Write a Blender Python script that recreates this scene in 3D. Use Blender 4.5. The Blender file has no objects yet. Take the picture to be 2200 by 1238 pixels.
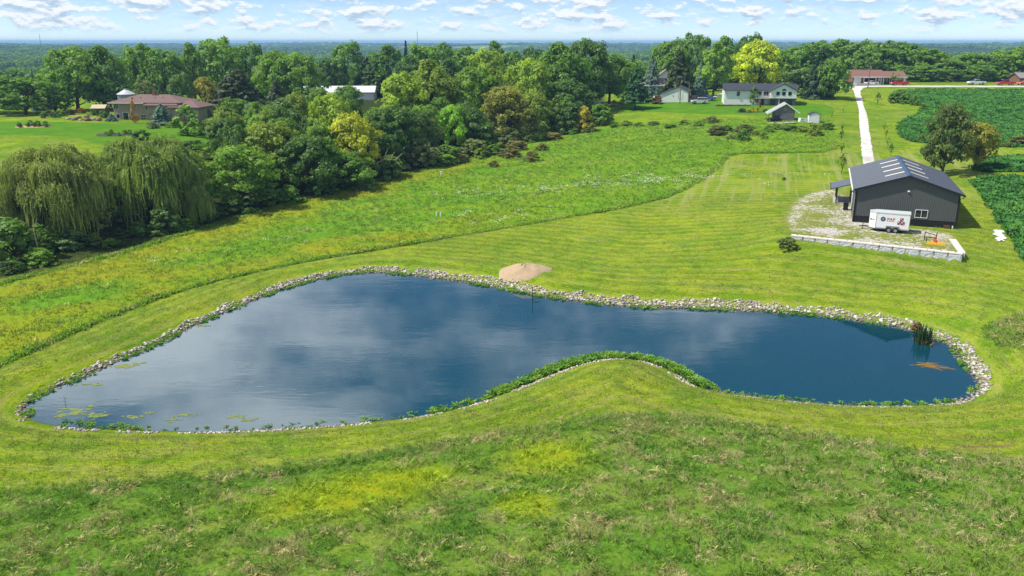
import bpy, bmesh, math, random
import numpy as np
from mathutils import Vector, Matrix

# ------------------------------------------------------------------ camera, sky, sun, exposure
sc = bpy.context.scene
FPX, PITCH, CAM_Z = 1750.0, math.atan(529 / 1750.0), 22.4
cam = bpy.data.cameras.new('camera')
cam.sensor_fit = 'HORIZONTAL'; cam.sensor_width = 36.0; cam.lens = 36.0 * FPX / 2200.0
cam.clip_start = 0.5; cam.clip_end = 60000.0
cam_ob = bpy.data.objects.new('camera', cam)
cam_ob.location = (0, 0, CAM_Z); cam_ob.rotation_euler = (math.pi / 2 - PITCH, 0, 0)
sc.collection.objects.link(cam_ob); sc.camera = cam_ob

SUN_EL, SUN_DIR = math.radians(55), (1.0, 0.12)          # the way the shadows fall on the ground
sun = bpy.data.lights.new('sun', 'SUN'); sun.energy = 4.6; sun.angle = math.radians(0.53); sun.color = (1.0, 0.95, 0.86)
sun_ob = bpy.data.objects.new('sun', sun); sc.collection.objects.link(sun_ob)
_h = math.hypot(*SUN_DIR)
_sd = Vector((SUN_DIR[0] / _h * math.cos(SUN_EL), SUN_DIR[1] / _h * math.cos(SUN_EL), -math.sin(SUN_EL)))
sun_ob.rotation_euler = _sd.to_track_quat('-Z', 'Y').to_euler(); sun_ob.location = (-60, 0, 120)

world = bpy.data.worlds.new('World'); sc.world = world; world.use_nodes = True
SKY_STRENGTH = 0.105
sc.view_settings.view_transform = 'Standard'; sc.view_settings.look = 'None'
sc.view_settings.gamma = 1.0; sc.view_settings.use_curve_mapping = False
sc.view_settings.exposure = 0.44
sc.render.engine = 'CYCLES'
sc.cycles.max_bounces = 8; sc.cycles.diffuse_bounces = 4; sc.cycles.glossy_bounces = 3
sc.cycles.transmission_bounces = 4; sc.cycles.volume_bounces = 0; sc.cycles.transparent_max_bounces = 8
sc.cycles.use_denoising = True
try:
    sc.cycles.denoiser = 'OPENIMAGEDENOISE'; sc.cycles.denoising_prefilter = 'NONE'
except Exception:
    pass

# ------------------------------------------------------------------ node helpers
class NT:
    def __init__(s, tree): s.t = tree; s.N = tree.nodes; s.L = tree.links
    def n(s, typ, ins=None, **attrs):
        nd = s.N.new(typ)
        for k, v in attrs.items(): setattr(nd, k, v)
        for k, v in (ins or {}).items(): s.put(nd.inputs[k], v)
        return nd
    def put(s, sock, v):
        if isinstance(v, bpy.types.NodeSocket): s.L.new(v, sock)
        elif isinstance(v, (tuple, list)) and sock.type == 'RGBA' and len(v) == 3: sock.default_value = (*v, 1.0)
        else: sock.default_value = v
    def m(s, op, a, b=None, c=None, clamp=False):
        nd = s.N.new('ShaderNodeMath'); nd.operation = op; nd.use_clamp = clamp
        for i, v in enumerate((a, b, c)):
            if v is not None: s.put(nd.inputs[i], v)
        return nd.outputs[0]
    def vm(s, op, a, b=None, out=0):
        nd = s.N.new('ShaderNodeVectorMath'); nd.operation = op
        s.put(nd.inputs[0], a)
        if b is not None:
            if op == 'SCALE': s.put(nd.inputs['Scale'], b)
            else: s.put(nd.inputs[1], b)
        return nd.outputs[out]
    def mix(s, f, a, b, blend='MIX'):
        nd = s.N.new('ShaderNodeMix'); nd.data_type = 'RGBA'; nd.blend_type = blend
        s.put(nd.inputs[0], f); s.put(nd.inputs[6], a); s.put(nd.inputs[7], b)
        return nd.outputs[2]
    def noise(s, vec, scale, detail=3.0, rough=0.55, dist=0.0, col=False, dim='3D'):
        nd = s.N.new('ShaderNodeTexNoise'); nd.noise_dimensions = dim
        s.put(nd.inputs['Vector'], vec); s.put(nd.inputs['Scale'], scale)
        nd.inputs['Detail'].default_value = detail; nd.inputs['Roughness'].default_value = rough
        nd.inputs['Distortion'].default_value = dist
        return nd.outputs[1 if col else 0]
    def ramp(s, x, a, b, smooth=True):          # 0 below a, 1 above b
        nd = s.N.new('ShaderNodeMapRange'); nd.interpolation_type = 'SMOOTHSTEP' if smooth else 'LINEAR'
        s.put(nd.inputs[0], x); s.put(nd.inputs[1], a); s.put(nd.inputs[2], b)
        return nd.outputs[0]
    def xyz(s, x, y, z):
        nd = s.N.new('ShaderNodeCombineXYZ')
        for i, v in enumerate((x, y, z)): s.put(nd.inputs[i], v)
        return nd.outputs[0]
    def sep(s, v):
        nd = s.N.new('ShaderNodeSeparateXYZ'); s.put(nd.inputs[0], v); return nd.outputs

def L(r, g, b, k=1.0):                           # display colour -> linear base colour
    f = lambda c: ((c / 255 + 0.055) / 1.055) ** 2.4 if c > 10.3 else c / 255 / 12.92
    return (f(r) * k, f(g) * k, f(b) * k)

def new_mat(name):
    mt = bpy.data.materials.new(name); mt.use_nodes = True
    mt.node_tree.nodes.clear(); g = NT(mt.node_tree)
    out = g.n('ShaderNodeOutputMaterial')
    return mt, g, out

_mats = {}
def plain(name, col, rough=0.7, metal=0.0, spec=0.35, var=0.12, scale=3.0, bump=0.0, coat=0.0):
    if name in _mats: return _mats[name]
    mt, g, out = new_mat(name)
    pos = g.n('ShaderNodeTexCoord').outputs['Object']
    a = g.noise(pos, scale, 4.0, 0.6)
    f = g.m('MULTIPLY_ADD', a, 2 * var, 1 - var)
    c = g.vm('SCALE', col, f)
    b = g.n('ShaderNodeBsdfPrincipled', {'Base Color': c, 'Roughness': rough, 'Metallic': metal, 'Specular IOR Level': spec, 'Coat Weight': coat})
    if bump > 0:
        bp = g.n('ShaderNodeBump', {'Strength': bump, 'Distance': 0.05, 'Height': g.noise(pos, scale * 4, 4.0, 0.6)})
        g.L.new(bp.outputs[0], b.inputs['Normal'])
    g.L.new(b.outputs[0], out.inputs[0])
    _mats[name] = mt
    return mt

# ------------------------------------------------------------------ sky
def build_world():
    g = NT(world.node_tree); g.N.clear()
    out = g.n('ShaderNodeOutputWorld')
    sky = g.n('ShaderNodeTexSky'); sky.sky_type = 'NISHITA'; sky.sun_disc = False
    sky.sun_elevation = SUN_EL; sky.sun_rotation = math.atan2(-SUN_DIR[0], -SUN_DIR[1])
    sky.altitude = 0.0; sky.air_density = 0.52; sky.dust_density = 0.0; sky.ozone_density = 3.2
    d = g.n('ShaderNodeTexCoord').outputs['Generated']
    d = g.vm('NORMALIZE', d)
    x, y, z = g.sep(d)
    zc = g.m('MAXIMUM', z, 0.0)
    # a deck of fair-weather cumulus: small and crowded far away, larger overhead
    az = g.m('ARCTAN2', x, y)
    lowv = g.xyz(g.m('MULTIPLY', az, 31.0), g.m('MULTIPLY', zc, 84.0), 3.7)
    n1 = g.noise(lowv, 1.0, 8.0, 0.60, 0.15)
    lowb = g.xyz(g.m('MULTIPLY', az, 31.0), g.m('MULTIPLY', g.m('ADD', zc, 0.004), 84.0), 3.7)
    n1b = g.noise(lowb, 1.0, 3.0, 0.55, 0.15)
    cov = g.noise(g.xyz(g.m('MULTIPLY', az, 5.0), g.m('MULTIPLY', zc, 10.0), 9.1), 1.0, 2.0)
    th = g.m('SUBTRACT', 0.585, g.m('MULTIPLY', cov, 0.25))
    puff = g.ramp(n1, th, g.m('ADD', th, 0.10))
    puff = g.m('MULTIPLY', puff, g.ramp(zc, 0.004, 0.020))
    veil = g.m('MULTIPLY', g.ramp(g.noise(g.xyz(g.m('MULTIPLY', az, 9.0), g.m('MULTIPLY', zc, 60.0), 1.3), 1.0, 5.0, 0.6), 0.40, 0.75), 0.45)
    lowm = g.m('MAXIMUM', puff, g.m('MULTIPLY', veil, g.ramp(zc, 0.003, 0.03)))
    lowm = g.m('MULTIPLY', lowm, g.m('SUBTRACT', 1.0, g.ramp(zc, 0.09, 0.20)))
    hv = g.xyz(g.m('MULTIPLY_ADD', az, 1.55, .36), g.m('MULTIPLY_ADD', zc, 4.2, -.22), 3.1)
    n2 = g.noise(hv, 1.0, 6.0, 0.58, 0.35)
    highm = g.m('MULTIPLY', g.ramp(n2, 0.475, 0.66), g.m('MULTIPLY', g.ramp(zc, 0.12, 0.24), 0.95))
    shade = g.ramp(g.m('SUBTRACT', n1b, n1), -0.06, 0.10)
    white, grey = (6.8, 7.1, 7.4), (2.6, 3.9, 5.4)
    ccol = g.mix(g.m('MULTIPLY', shade, 0.8), white, grey)
    c = g.mix(lowm, sky.outputs[0], ccol)
    c = g.mix(highm, c, (12.0, 12.5, 13.0))
    bg = g.n('ShaderNodeBackground', {'Color': c, 'Strength': SKY_STRENGTH})
    g.L.new(bg.outputs[0], out.inputs[0])
build_world()

# ------------------------------------------------------------------ picture <-> place
SP, CP = math.sin(PITCH), math.cos(PITCH)
def at_z(px, py, z):
    v = (619 - py) / FPX; dep = (CAM_Z - z) / (SP - v * CP)
    return ((px - 1100) / FPX * dep, dep * (CP + v * SP))
def at_y(px, py, Y):                              # the point seen at that pixel, at distance Y in front
    v = (619 - py) / FPX; dep = Y / (CP + v * SP)
    return ((px - 1100) / FPX * dep, Y, CAM_Z - dep * (SP - v * CP))
def dep_of(Y, z): return Y * CP + (CAM_Z - z) * SP

def sdf(poly, X, Y):
    """signed distance to a polygon, negative inside"""
    P = np.asarray(poly, float); Q = np.roll(P, -1, 0)
    best = np.full(X.shape, 1e18); inside = np.zeros(X.shape, bool)
    for (ax, ay), (bx, by) in zip(P, Q):
        ex, ey = bx - ax, by - ay
        t = np.clip(((X - ax) * ex + (Y - ay) * ey) / (ex * ex + ey * ey + 1e-12), 0, 1)
        best = np.minimum(best, (X - ax - t * ex) ** 2 + (Y - ay - t * ey) ** 2)
        c = (ay > Y) != (by > Y)
        with np.errstate(divide='ignore', invalid='ignore'):
            inside ^= c & (X < (bx - ax) * (Y - ay) / (by - ay) + ax)
    d = np.sqrt(best)
    return np.where(inside, -d, d)
def sstep(a, b, x):
    t = np.clip((x - a) / (b - a), 0, 1); return t * t * (3 - 2 * t)
def smooth_poly(p, it=2):
    p = np.asarray(p, float)
    for _ in range(it):
        q = np.roll(p, -1, 0); p = np.stack([p * .75 + q * .25, p * .25 + q * .75], 1).reshape(-1, 2)
    return p

WATER_Z = -4.6
POND_PX = [(62,882),(72,862),(100,845),(160,822),(230,790),(320,752),(400,712),(470,680),(540,650),(620,620),(690,600),(760,589),(810,587),(870,592),
 (950,602),(1050,617),(1150,637),(1250,652),(1350,662),(1450,665),(1550,668),(1650,673),(1750,680),(1830,690),(1900,700),(1960,712),(2000,728),(2038,745),
 (2052,765),(2068,790),(2088,815),(2092,835),(2075,850),(2040,860),(1960,866),(1880,868),(1800,866),(1700,858),(1600,846),(1530,837),(1495,822),(1460,798),
 (1420,781),(1370,769),(1320,766),(1270,771),(1210,787),(1150,811),(1100,831),(1050,851),(980,873),(900,889),(800,901),(700,909),(600,916),(500,920),(400,921),
 (300,919),(200,915),(130,909),(85,900)]
POND = smooth_poly([at_z(x, y, WATER_Z) for x, y in POND_PX], 2)

# the machine shed's frame: e runs along its gable, d back along the ridge
SHED_A = math.radians(-20.4)
SHED_O = np.array([49.86, 101.77])
WALL_P0 = np.array(at_z(1700, 506, 0.0)); WALL_P1 = np.array(at_z(2068, 546, 0.0)); WALL_P2 = np.array(at_z(2046, 515, 0.0))

# ------------------------------------------------------------------ terrain heights
_ctrl = []
for px, py, z in [(1350,905,-1.9),(1350,1238,-.6),(700,1238,-1.6),(0,1238,-2.6),(2200,1238,-.9),(2200,1000,-2.0),(0,1060,-3.4),(700,1000,-3.1),(1050,900,-3.2),(1750,930,-2.6),
 (0,870,-3.8),(0,800,-3.9),(200,700,-3.9),(400,600,-4.1),(0,600,-5.6),(250,545,-5.6),(450,485,-5.2),(620,440,-4.6),(800,388,-3.6),(1000,352,-2.4),(1220,322,-.9),
 (1500,328,.8),(1790,328,1.4),(1100,450,-2.6),(1400,440,-1.2),(850,530,-3.6),(600,565,-4.2),(1550,510,-1.7),(1690,530,-.6),(1690,440,-.1),(1500,580,-2.8),(1128,600,-3.4),
 (1650,640,-3.2),(2000,660,-2.7),(2080,570,-1.1),(2150,560,-.6),(2150,500,0),(2200,640,-1.5),(2200,800,-2.6),(1836,481,0),(2046,497,0),(1900,505,0),(1740,470,0),
 (1866,352,.4),(2100,400,.5),(2045,376,.7),(1855,250,3.5),(1842,200,6.4),(1840,185,7.6),(2150,250,3.9),(2050,187,7.6),(2190,189,7.5),(1683,252,3.8),(1600,225,4.4),(1450,212,5.0),
 (1300,262,1.4),(1200,287,-.5),(330,258,3.0),(100,300,2.4),(100,345,1.7),(250,310,2.2),(0,270,3.2),(450,262,2.9),(700,215,2.4),(1400,255,2.6),(2300,400,1.2),(2400,700,-.8)]:
    _ctrl.append((*at_z(px, py, z), z))
_ctrl += [(-200,350,1.5),(-80,360,1),(60,350,2),(140,330,7.5),(230,320,8.2),(330,300,8),(-330,280,2),(-330,150,0),(-200,130,-3),(-160,90,-5),(-100,60,-4),(-60,20,-2.5),(0,10,-1),(60,20,-1.5),(110,60,-1.5),
 (160,120,.8),(230,200,4),(-50,-60,-2),(60,-60,-2),(0,460,-1.5),(-300,460,-1.5),(300,440,3),(450,200,3),(-450,150,-2),(150,420,5)]
for _px, _py in ((1650,673),(1740,679),(1830,690),(1920,704)):
    _x, _y = at_z(_px, _py, -4.6); _l = math.hypot(_x, _y)
    for _s, _q in ((5.5, -3.35), (8.0, -2.9), (10.5, -2.4)): _ctrl.append((_x + _x / _l * _s, _y + _y / _l * _s, _q))
_ctrl = np.array(_ctrl)
def _phi(r2): return np.sqrt(r2 + 64.0)
_A = _phi((_ctrl[:, None, 0] - _ctrl[None, :, 0]) ** 2 + (_ctrl[:, None, 1] - _ctrl[None, :, 1]) ** 2)
_n = len(_ctrl)
_M = np.zeros((_n + 1, _n + 1)); _M[:_n, :_n] = _A - np.eye(_n) * 2.0; _M[:_n, _n] = 1; _M[_n, :_n] = 1
_w = np.linalg.solve(_M, np.append(_ctrl[:, 2], 0))
def far_z(X, Y):
    r = np.hypot(X, Y)
    u = 4.5 * np.sin(X / 410 + 1.2) * np.sin(Y / 530 + .4) + 3.0 * np.sin(X / 190 + Y / 260) + 2.0 * np.sin(X / 120 - Y / 150 + 2)
    side = sstep(-500, 900, X)
    base = -9 + 6 * side
    z = base + (11 - 2 * side) * sstep(1800, 6200, r) + u * (0.5 + 1.0 * sstep(600, 2500, r)) * (1 - .45 * sstep(4500, 7000, r))
    return z
def seg_d(P, Q, X, Y):
    e = Q - P; l2 = float(e @ e)
    t = ((X - P[0]) * e[0] + (Y - P[1]) * e[1]) / l2
    s = ((X - P[0]) * e[1] - (Y - P[1]) * e[0]) / math.sqrt(l2)          # positive: to the right of P->Q
    return t, s
def terrain(X, Y):
    X = np.atleast_1d(np.asarray(X, float)); Y = np.atleast_1d(np.asarray(Y, float))
    z = np.full(X.shape, float(_w[_n]))
    for i in range(_n): z += _w[i] * _phi((X - _ctrl[i, 0]) ** 2 + (Y - _ctrl[i, 1]) ** 2)
    r = np.hypot(X, np.maximum(Y, 0))
    k = sstep(380, 620, r)
    z = z * (1 - k) + far_z(X, Y) * k
    # the levelled pad behind the block wall: a step along the wall, hidden inside its thickness
    t, s = seg_d(WALL_P0, WALL_P1, X, Y)
    front = -0.35 - 0.5 * np.clip(t, 0, 1)
    near = np.where(s > 0, 1 - sstep(1.2, 5.5, s), sstep(-14, -9, s)) * sstep(-.35, 0.0, t) * (1 - sstep(1.0, 1.04, t))
    zz = np.where(s > 0, front - np.clip(s, 0, 9) * .055, 0.0)
    stp = sstep(-.15, .15, s)
    zz = 0.0 * (1 - stp) + (front - np.clip(s, 0, 12) * .12) * stp
    z = z * (1 - near) + zz * near
    t2, s2 = seg_d(WALL_P1, WALL_P2, X, Y)                                   # the return at the pad's end
    m2 = sstep(-.6, -.3, -np.abs(t2 - .5)) * sstep(0, .6, s2) * (1 - sstep(2.5, 6, s2))
    z = z * (1 - m2) + (-.85 + 0.8 * np.clip(t2, 0, 1)) * m2
    pd = sdf(PAD_BOX, X, Y); kp = 1 - sstep(-.5, 3.5, pd)
    z = z * (1 - kp)
    # the pond basin and its banks
    near_p = (np.abs(X) < 70) & (Y > 30) & (Y < 125)
    if near_p.any():
        d = np.full(X.shape, 50.0); d[near_p] = sdf(POND, X[near_p], Y[near_p])
        shore = WATER_Z - .14 + np.where(d > 0, .285 * d, .40 * np.maximum(d, -4.5))
        kk = sstep(.8, 7.0, d)
        z = np.where(d < 7.0, shore * (1 - kk) + z * kk, z)
    return z
_e = np.array([math.cos(SHED_A), math.sin(SHED_A)]); _dv = np.array([-math.sin(SHED_A), math.cos(SHED_A)])
PAD_BOX = [tuple(SHED_O + a * _e + b * _dv) for a, b in ((-7.2, -1.2), (6.6, -1.2), (6.6, 20), (-7.2, 20))]
def gz(x, y): return float(terrain([x], [y])[0])
def on_ground(px, py):
    """where the sight line through a picture point first meets the terrain"""
    v = (619 - py) / FPX
    if SP - v * CP < 0.004: return np.array(at_y(px, py, 3000.0)[:2])
    Ys = np.concatenate([np.linspace(25, 320, 1200), np.linspace(321, 3000, 600)])
    dep = Ys / (CP + v * SP); Xs = (px - 1100) / FPX * dep; zs = CAM_Z - dep * (SP - v * CP)
    t = terrain(Xs, Ys); hit = np.nonzero(zs <= t)[0]
    i = hit[0] if len(hit) else len(Ys) - 1
    return np.array([Xs[i], Ys[i]])
def px_poly(pts, it=1): return smooth_poly([on_ground(x, y) for x, y in pts], it)

# ------------------------------------------------------------------ object helpers
C = sc.collection
def link(o, parent=None):
    C.objects.link(o)
    if parent is not None: o.parent = parent
    return o
def tag(o, label, cat, group=None, kind=None):
    if label: o['label'] = label
    if cat: o['category'] = cat
    if group: o['group'] = group
    if kind: o['kind'] = kind
    return o
def thing(name, label, cat, loc=(0, 0, 0), rz=0.0, group=None, scale=None):
    o = bpy.data.objects.new(name, None); o.empty_display_size = .3; link(o)
    o.location = loc; o.rotation_euler = (0, 0, rz)
    if scale: o.scale = scale
    return tag(o, label, cat, group)
def mesh_np(name, V, F, mat=None, smooth=False):
    """V (n,3), F list of faces or int array (m,k)"""
    me = bpy.data.meshes.new(name)
    V = np.asarray(V, np.float32)
    if isinstance(F, np.ndarray):
        k = F.shape[1]; me.vertices.add(len(V)); me.vertices.foreach_set('co', V.ravel())
        me.loops.add(F.size); me.loops.foreach_set('vertex_index', F.astype(np.int32).ravel())
        me.polygons.add(len(F)); me.polygons.foreach_set('loop_start', np.arange(0, F.size, k, dtype=np.int32))
        try: me.polygons.foreach_set('loop_total', np.full(len(F), k, np.int32))
        except Exception: pass
        me.update(calc_edges=True)
    else:
        me.from_pydata(V.tolist(), [], F); me.update()
    if smooth: me.polygons.foreach_set('use_smooth', np.ones(len(me.polygons), bool))
    if mat: me.materials.append(mat)
    return me
def obj(name, me, parent=None, loc=None, rz=None, scale=None):
    o = bpy.data.objects.new(name, me); link(o, parent)
    if loc is not None: o.location = loc
    if rz is not None: o.rotation_euler = (0, 0, rz)
    if scale is not None: o.scale = scale
    return o
class MB:
    """collects simple solids into one mesh"""
    def __init__(s): s.v = []; s.f = []
    def add(s, V, F):
        k = len(s.v); s.v += [tuple(p) for p in V]; s.f += [tuple(i + k for i in f) for f in F]; return s
    def box(s, x0, x1, y0, y1, z0, z1):
        return s.add([(x0,y0,z0),(x1,y0,z0),(x1,y1,z0),(x0,y1,z0),(x0,y0,z1),(x1,y0,z1),(x1,y1,z1),(x0,y1,z1)],
                     [(0,3,2,1),(4,5,6,7),(0,1,5,4),(1,2,6,5),(2,3,7,6),(3,0,4,7)])
    def prism(s, prof, y0, y1):                   # an xz outline (counter-clockwise seen from -y) pushed along y
        n = len(prof)
        return s.add([(x, y0, z) for x, z in prof] + [(x, y1, z) for x, z in prof],
                     [tuple(range(n)), tuple(range(2*n-1, n-1, -1))] + [((i+1) % n, i, n+i, n+(i+1) % n) for i in range(n)])
    def prism_x(s, prof, x0, x1):                 # a yz outline pushed along x
        n = len(prof)
        return s.add([(x0, y, z) for y, z in prof] + [(x1, y, z) for y, z in prof],
                     [tuple(range(n-1, -1, -1)), tuple(range(n, 2*n))] + [(i, (i+1) % n, n+(i+1) % n, n+i) for i in range(n)])
    def tube(s, p, r, k=7, cap=True):             # along points p with radii r
        p = [Vector(q) for q in p]; n = len(p)
        if not hasattr(r, '__len__'): r = [r] * n
        V = []
        for i in range(n):
            t = (p[min(i+1, n-1)] - p[max(i-1, 0)]).normalized()
            a = t.orthogonal().normalized(); b = t.cross(a)
            V += [p[i] + (a * math.cos(2*math.pi*j/k) + b * math.sin(2*math.pi*j/k)) * r[i] for j in range(k)]
        F = [(i*k+j, i*k+(j+1) % k, (i+1)*k+(j+1) % k, (i+1)*k+j) for i in range(n-1) for j in range(k)]
        if cap: F += [tuple(range(k-1, -1, -1)), tuple(range((n-1)*k, n*k))]
        return s.add(V, F)
    def cyl(s, c, r, h, k=12, axis='z', r2=None):
        x, y, z = c; q = {'z': (x, y, z+h), 'y': (x, y+h, z), 'x': (x+h, y, z)}[axis]
        return s.tube([c, q], [r, r if r2 is None else r2], k)
    def mesh(s, name, mat, smooth=False):
        me = bpy.data.meshes.new(name); me.from_pydata(s.v, [], s.f); me.update()
        if smooth: me.polygons.foreach_set('use_smooth', np.ones(len(me.polygons), bool))
        if mat: me.materials.append(mat)
        return me
    def build(s, name, mat, parent=None, **k): return obj(name, s.mesh(name, mat, k.pop('smooth', False)), parent, **k)
def rot_pts(V, Rm): return np.asarray(V) @ np.asarray(Rm).T
# ================================================================== the land
TALL = px_poly([(-260,1100),(0,1062),(300,1040),(650,1012),(900,965),(1050,940),(1250,912),(1350,900),(1500,905),(1650,925),(1900,965),(2200,1003),(2480,1040),(2700,1600),(1100,1700),(-500,1600)])
CLUMP = px_poly([(2106,715),(2130,692),(2200,676),(2330,670),(2340,770),(2200,757),(2140,745)], 2)
MEADOW = px_poly([(-250,905),(0,787),(200,695),(400,618),(640,565),(850,530),(1100,487),(1400,437),(1490,400),(1555,346),(1562,331),(1680,329),(1790,328),(1796,300),(1785,255),(1720,262),(1640,258),(1500,258),(1330,262),
  (1130,310),(950,358),(800,388),(600,445),(450,488),(250,548),(0,610),(-250,680)])
SOYS = [px_poly([(1922,192),(2200,194),(2700,199),(2700,325),(2200,318),(2050,312),(1945,305),(1928,282),(1935,262),(1988,238),(1985,225),(1920,215)]),
        px_poly([(2110,334),(2700,337),(2700,378),(2200,370),(2085,372)]),
        px_poly([(2080,386),(2200,382),(2700,387),(2800,800),(2400,720),(2215,590),(2150,482),(2100,405)])]
LAWNS = [px_poly([(-300,268),(120,262),(330,268),(470,250),(560,262),(480,300),(400,330),(250,322),(190,305),(150,290),(-300,300)]),
         px_poly([(1310,218),(1420,216),(1560,206),(1720,222),(1790,226),(1795,246),(1720,256),(1640,247),(1520,247),(1400,240),(1318,246)])]
PADG = px_poly([(1722,420),(1790,404),(1834,432),(1838,481),(2046,498),(2050,518),(2062,543),(1960,536),(1705,505),(1686,482),(1690,455)])
BELT = px_poly([(-400,640),(0,606),(250,546),(450,486),(600,443),(800,386),(950,356),(1130,306),(1310,255),(1290,200),(1100,180),(900,190),(760,215),(560,300),(430,330),(300,400),(150,400),(-100,380),(-400,420)])

def yellow(X, Y):
    """where the unmown stand has ripened yellow: 0..1"""
    X = np.asarray(X, float); Y = np.asarray(Y, float); w = np.zeros(X.shape)
    for px, py, rx, ry, rot in ((770,1062,5.6,2.6,.25),(1175,985,2.6,2.6,.1),(900,1030,2.2,1.6,.3),(1130,1090,1.6,1.4,0)):
        c = on_ground(px, py); dx, dy = X - c[0], Y - c[1]; u = dx * math.cos(rot) + dy * math.sin(rot); v = -dx * math.sin(rot) + dy * math.cos(rot)
        w = np.maximum(w, 1.25 * np.exp(-((u / rx) ** 2 + (v / ry) ** 2) ** 1.5))
    d = sdf(MEADOW, X, Y); wob = 2.2 * np.sin(X * .21 + np.sin(Y * .17) * 2) + 1.6 * np.sin(Y * .33 + X * .11)
    band = sstep(-12, -7, d + wob) * (1 - sstep(-1.5, .5, d)) * (1 - sstep(-18, 6, X)) * (d < 0)
    pat = .5 + .5 * np.sin(X * .35 + 2.3 * np.sin(Y * .23)) * np.sin(Y * .41 + 1.7 * np.sin(X * .19))
    return np.clip(np.maximum(w, band * (.22 + .6 * pat)), 0, 1)
def axis(lo, a, b, c, d, hi, step, mid, grow):
    core = np.arange(b, c + 1e-6, step); out = list(core)
    x = c
    while x < d: x += mid; out.append(x)
    s = mid
    while x < hi: s *= grow; x += s; out.append(x)
    x = b; low = []
    while x > a: x -= mid; low.append(x)
    s = mid
    while x > lo: s *= grow; x -= s; low.append(x)
    return np.array(low[::-1] + out)
gx = axis(-11000, -200, -72, 72, 200, 11000, .6, 2.0, 1.13)
gy = axis(-600, 24, 34, 132, 310, 13000, .6, 1.8, 1.10)
GX, GY = np.meshgrid(gx, gy); _X, _Y = GX.ravel(), GY.ravel()
_Z = terrain(_X, _Y)
def ground_mat():
    mt, g, out = new_mat('ground_cover')
    P = g.n('ShaderNodeNewGeometry').outputs['Position']
    x, y, z = g.sep(P)
    at = lambda nm: g.n('ShaderNodeAttribute', attribute_name=nm).outputs['Fac']
    pond, tall, mead, soy, lawn, pad, belt, yel = (at(q) for q in ('sd_pond', 'sd_tall', 'sd_meadow', 'sd_soy', 'sd_lawn', 'sd_pad', 'sd_belt', 'yellow'))
    big = g.noise(P, .035, 3.0); med = g.noise(P, .22, 4.0, .6); fine = g.noise(P, 1.3, 5.0, .65); vf = g.noise(P, 6.0, 5.0, .75)
    wob = g.m('MULTIPLY', g.m('SUBTRACT', fine, .5), 1.6)
    # mown turf: swaths run round the pond, straw left lying along them
    rowv = g.xyz(g.m('MULTIPLY', x, .10), g.m('MULTIPLY', y, .10), g.m('MULTIPLY', pond, 1.15))
    rows = g.noise(rowv, 1.0, 5.0, .65)
    rowm = g.noise(g.xyz(g.m('MULTIPLY', x, .22), g.m('MULTIPLY', y, .22), g.m('MULTIPLY', pond, 2.6)), 1.0, 5.0, .75)
    rowf = g.noise(g.xyz(g.m('MULTIPLY', x, .9), g.m('MULTIPLY', y, .9), g.m('MULTIPLY', pond, 4.6)), 1.0, 5.0, .75, .6)
    swath = g.m('SINE', g.m('ADD', g.m('MULTIPLY', pond, 3.3), g.m('MULTIPLY', g.noise(P, .09, 3.0), 9.0)))
    brk = g.ramp(g.noise(P, .13, 3.0, .6), .38, .62)
    turf = g.mix(g.ramp(med, .35, .66), L(160,180,30,.66), L(120,162,26,.64))
    turf = g.mix(g.m('MULTIPLY', g.ramp(big, .45, .72), .55), turf, L(92,142,24,.58))
    turf = g.mix(g.m('MULTIPLY', g.ramp(rows, .50, .72), .75), turf, L(164,160,96,.62))
    turf = g.mix(g.m('MULTIPLY', g.ramp(rowm, .52, .66), g.m('MULTIPLY', brk, .6)), turf, L(92,124,34,.55))
    turf = g.mix(g.m('MULTIPLY', g.ramp(rowm, .46, .34), g.m('MULTIPLY_ADD', brk, -.5, .7)), turf, L(176,170,104,.62))
    turf = g.mix(g.m('MULTIPLY', g.ramp(rowf, .53, .66), .75), turf, L(66,92,26,.50))
    turf = g.mix(g.m('MULTIPLY', g.ramp(rowf, .46, .34), .55), turf, L(186,186,112,.62))
    turf = g.mix(g.m('MULTIPLY', g.ramp(swath, .0, .9), g.m('MULTIPLY_ADD', brk, .26, .14)), turf, L(100,142,26,.56))
    turf = g.mix(g.m('MULTIPLY', g.ramp(swath, .0, -.9), g.m('MULTIPLY_ADD', brk, -.14, .34)), turf, L(178,180,84,.62))
    # the far swath field with its slanting windrows
    wr = g.noise(g.xyz(g.m('ADD', g.m('MULTIPLY', x, .9), g.m('MULTIPLY', y, -.28)), g.m('MULTIPLY', y, .03), 0.0), 1.0, 3.0, .6)
    fld = g.m('MULTIPLY', g.ramp(y, 112, 128), g.m('MULTIPLY', g.ramp(x, 16, 24), g.m('SUBTRACT', 1.0, g.ramp(y, 158, 170))))
    turf = g.mix(g.m('MULTIPLY', fld, g.m('MULTIPLY', g.ramp(wr, .46, .66), .8)), turf, L(172,178,104,.6))
    # unmown meadow
    mw = g.noise(g.vm('MULTIPLY', P, (.7, 1.6, 1.0)), .09, 4.0, .6)
    md = g.mix(g.ramp(mw, .42, .62), L(118,168,38,.60), L(144,176,40,.60))
    md = g.mix(g.m('MULTIPLY', g.ramp(med, .55, .75), .3), md, L(96,152,38,.56))
    md = g.mix(g.m('MULTIPLY', g.ramp(g.noise(P, .07, 3.0), .58, .72), .3), md, L(170,164,84,.56))
    tl = g.mix(g.ramp(med, .4, .65), L(104,152,44,.62), L(138,162,60,.62))
    md = g.mix(yel, md, L(172,172,38,.58)); tl = g.mix(yel, tl, L(170,178,30,.58))
    sy = g.mix(g.ramp(fine, .4, .65), L(30,78,30,.5), L(52,104,36,.5))
    lw = g.mix(g.ramp(med, .35, .7), L(96,160,30,.50), L(124,172,36,.50))
    bl = g.mix(g.ramp(fine, .4, .7), L(58,76,30,.5), L(84,98,44,.5))
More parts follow.
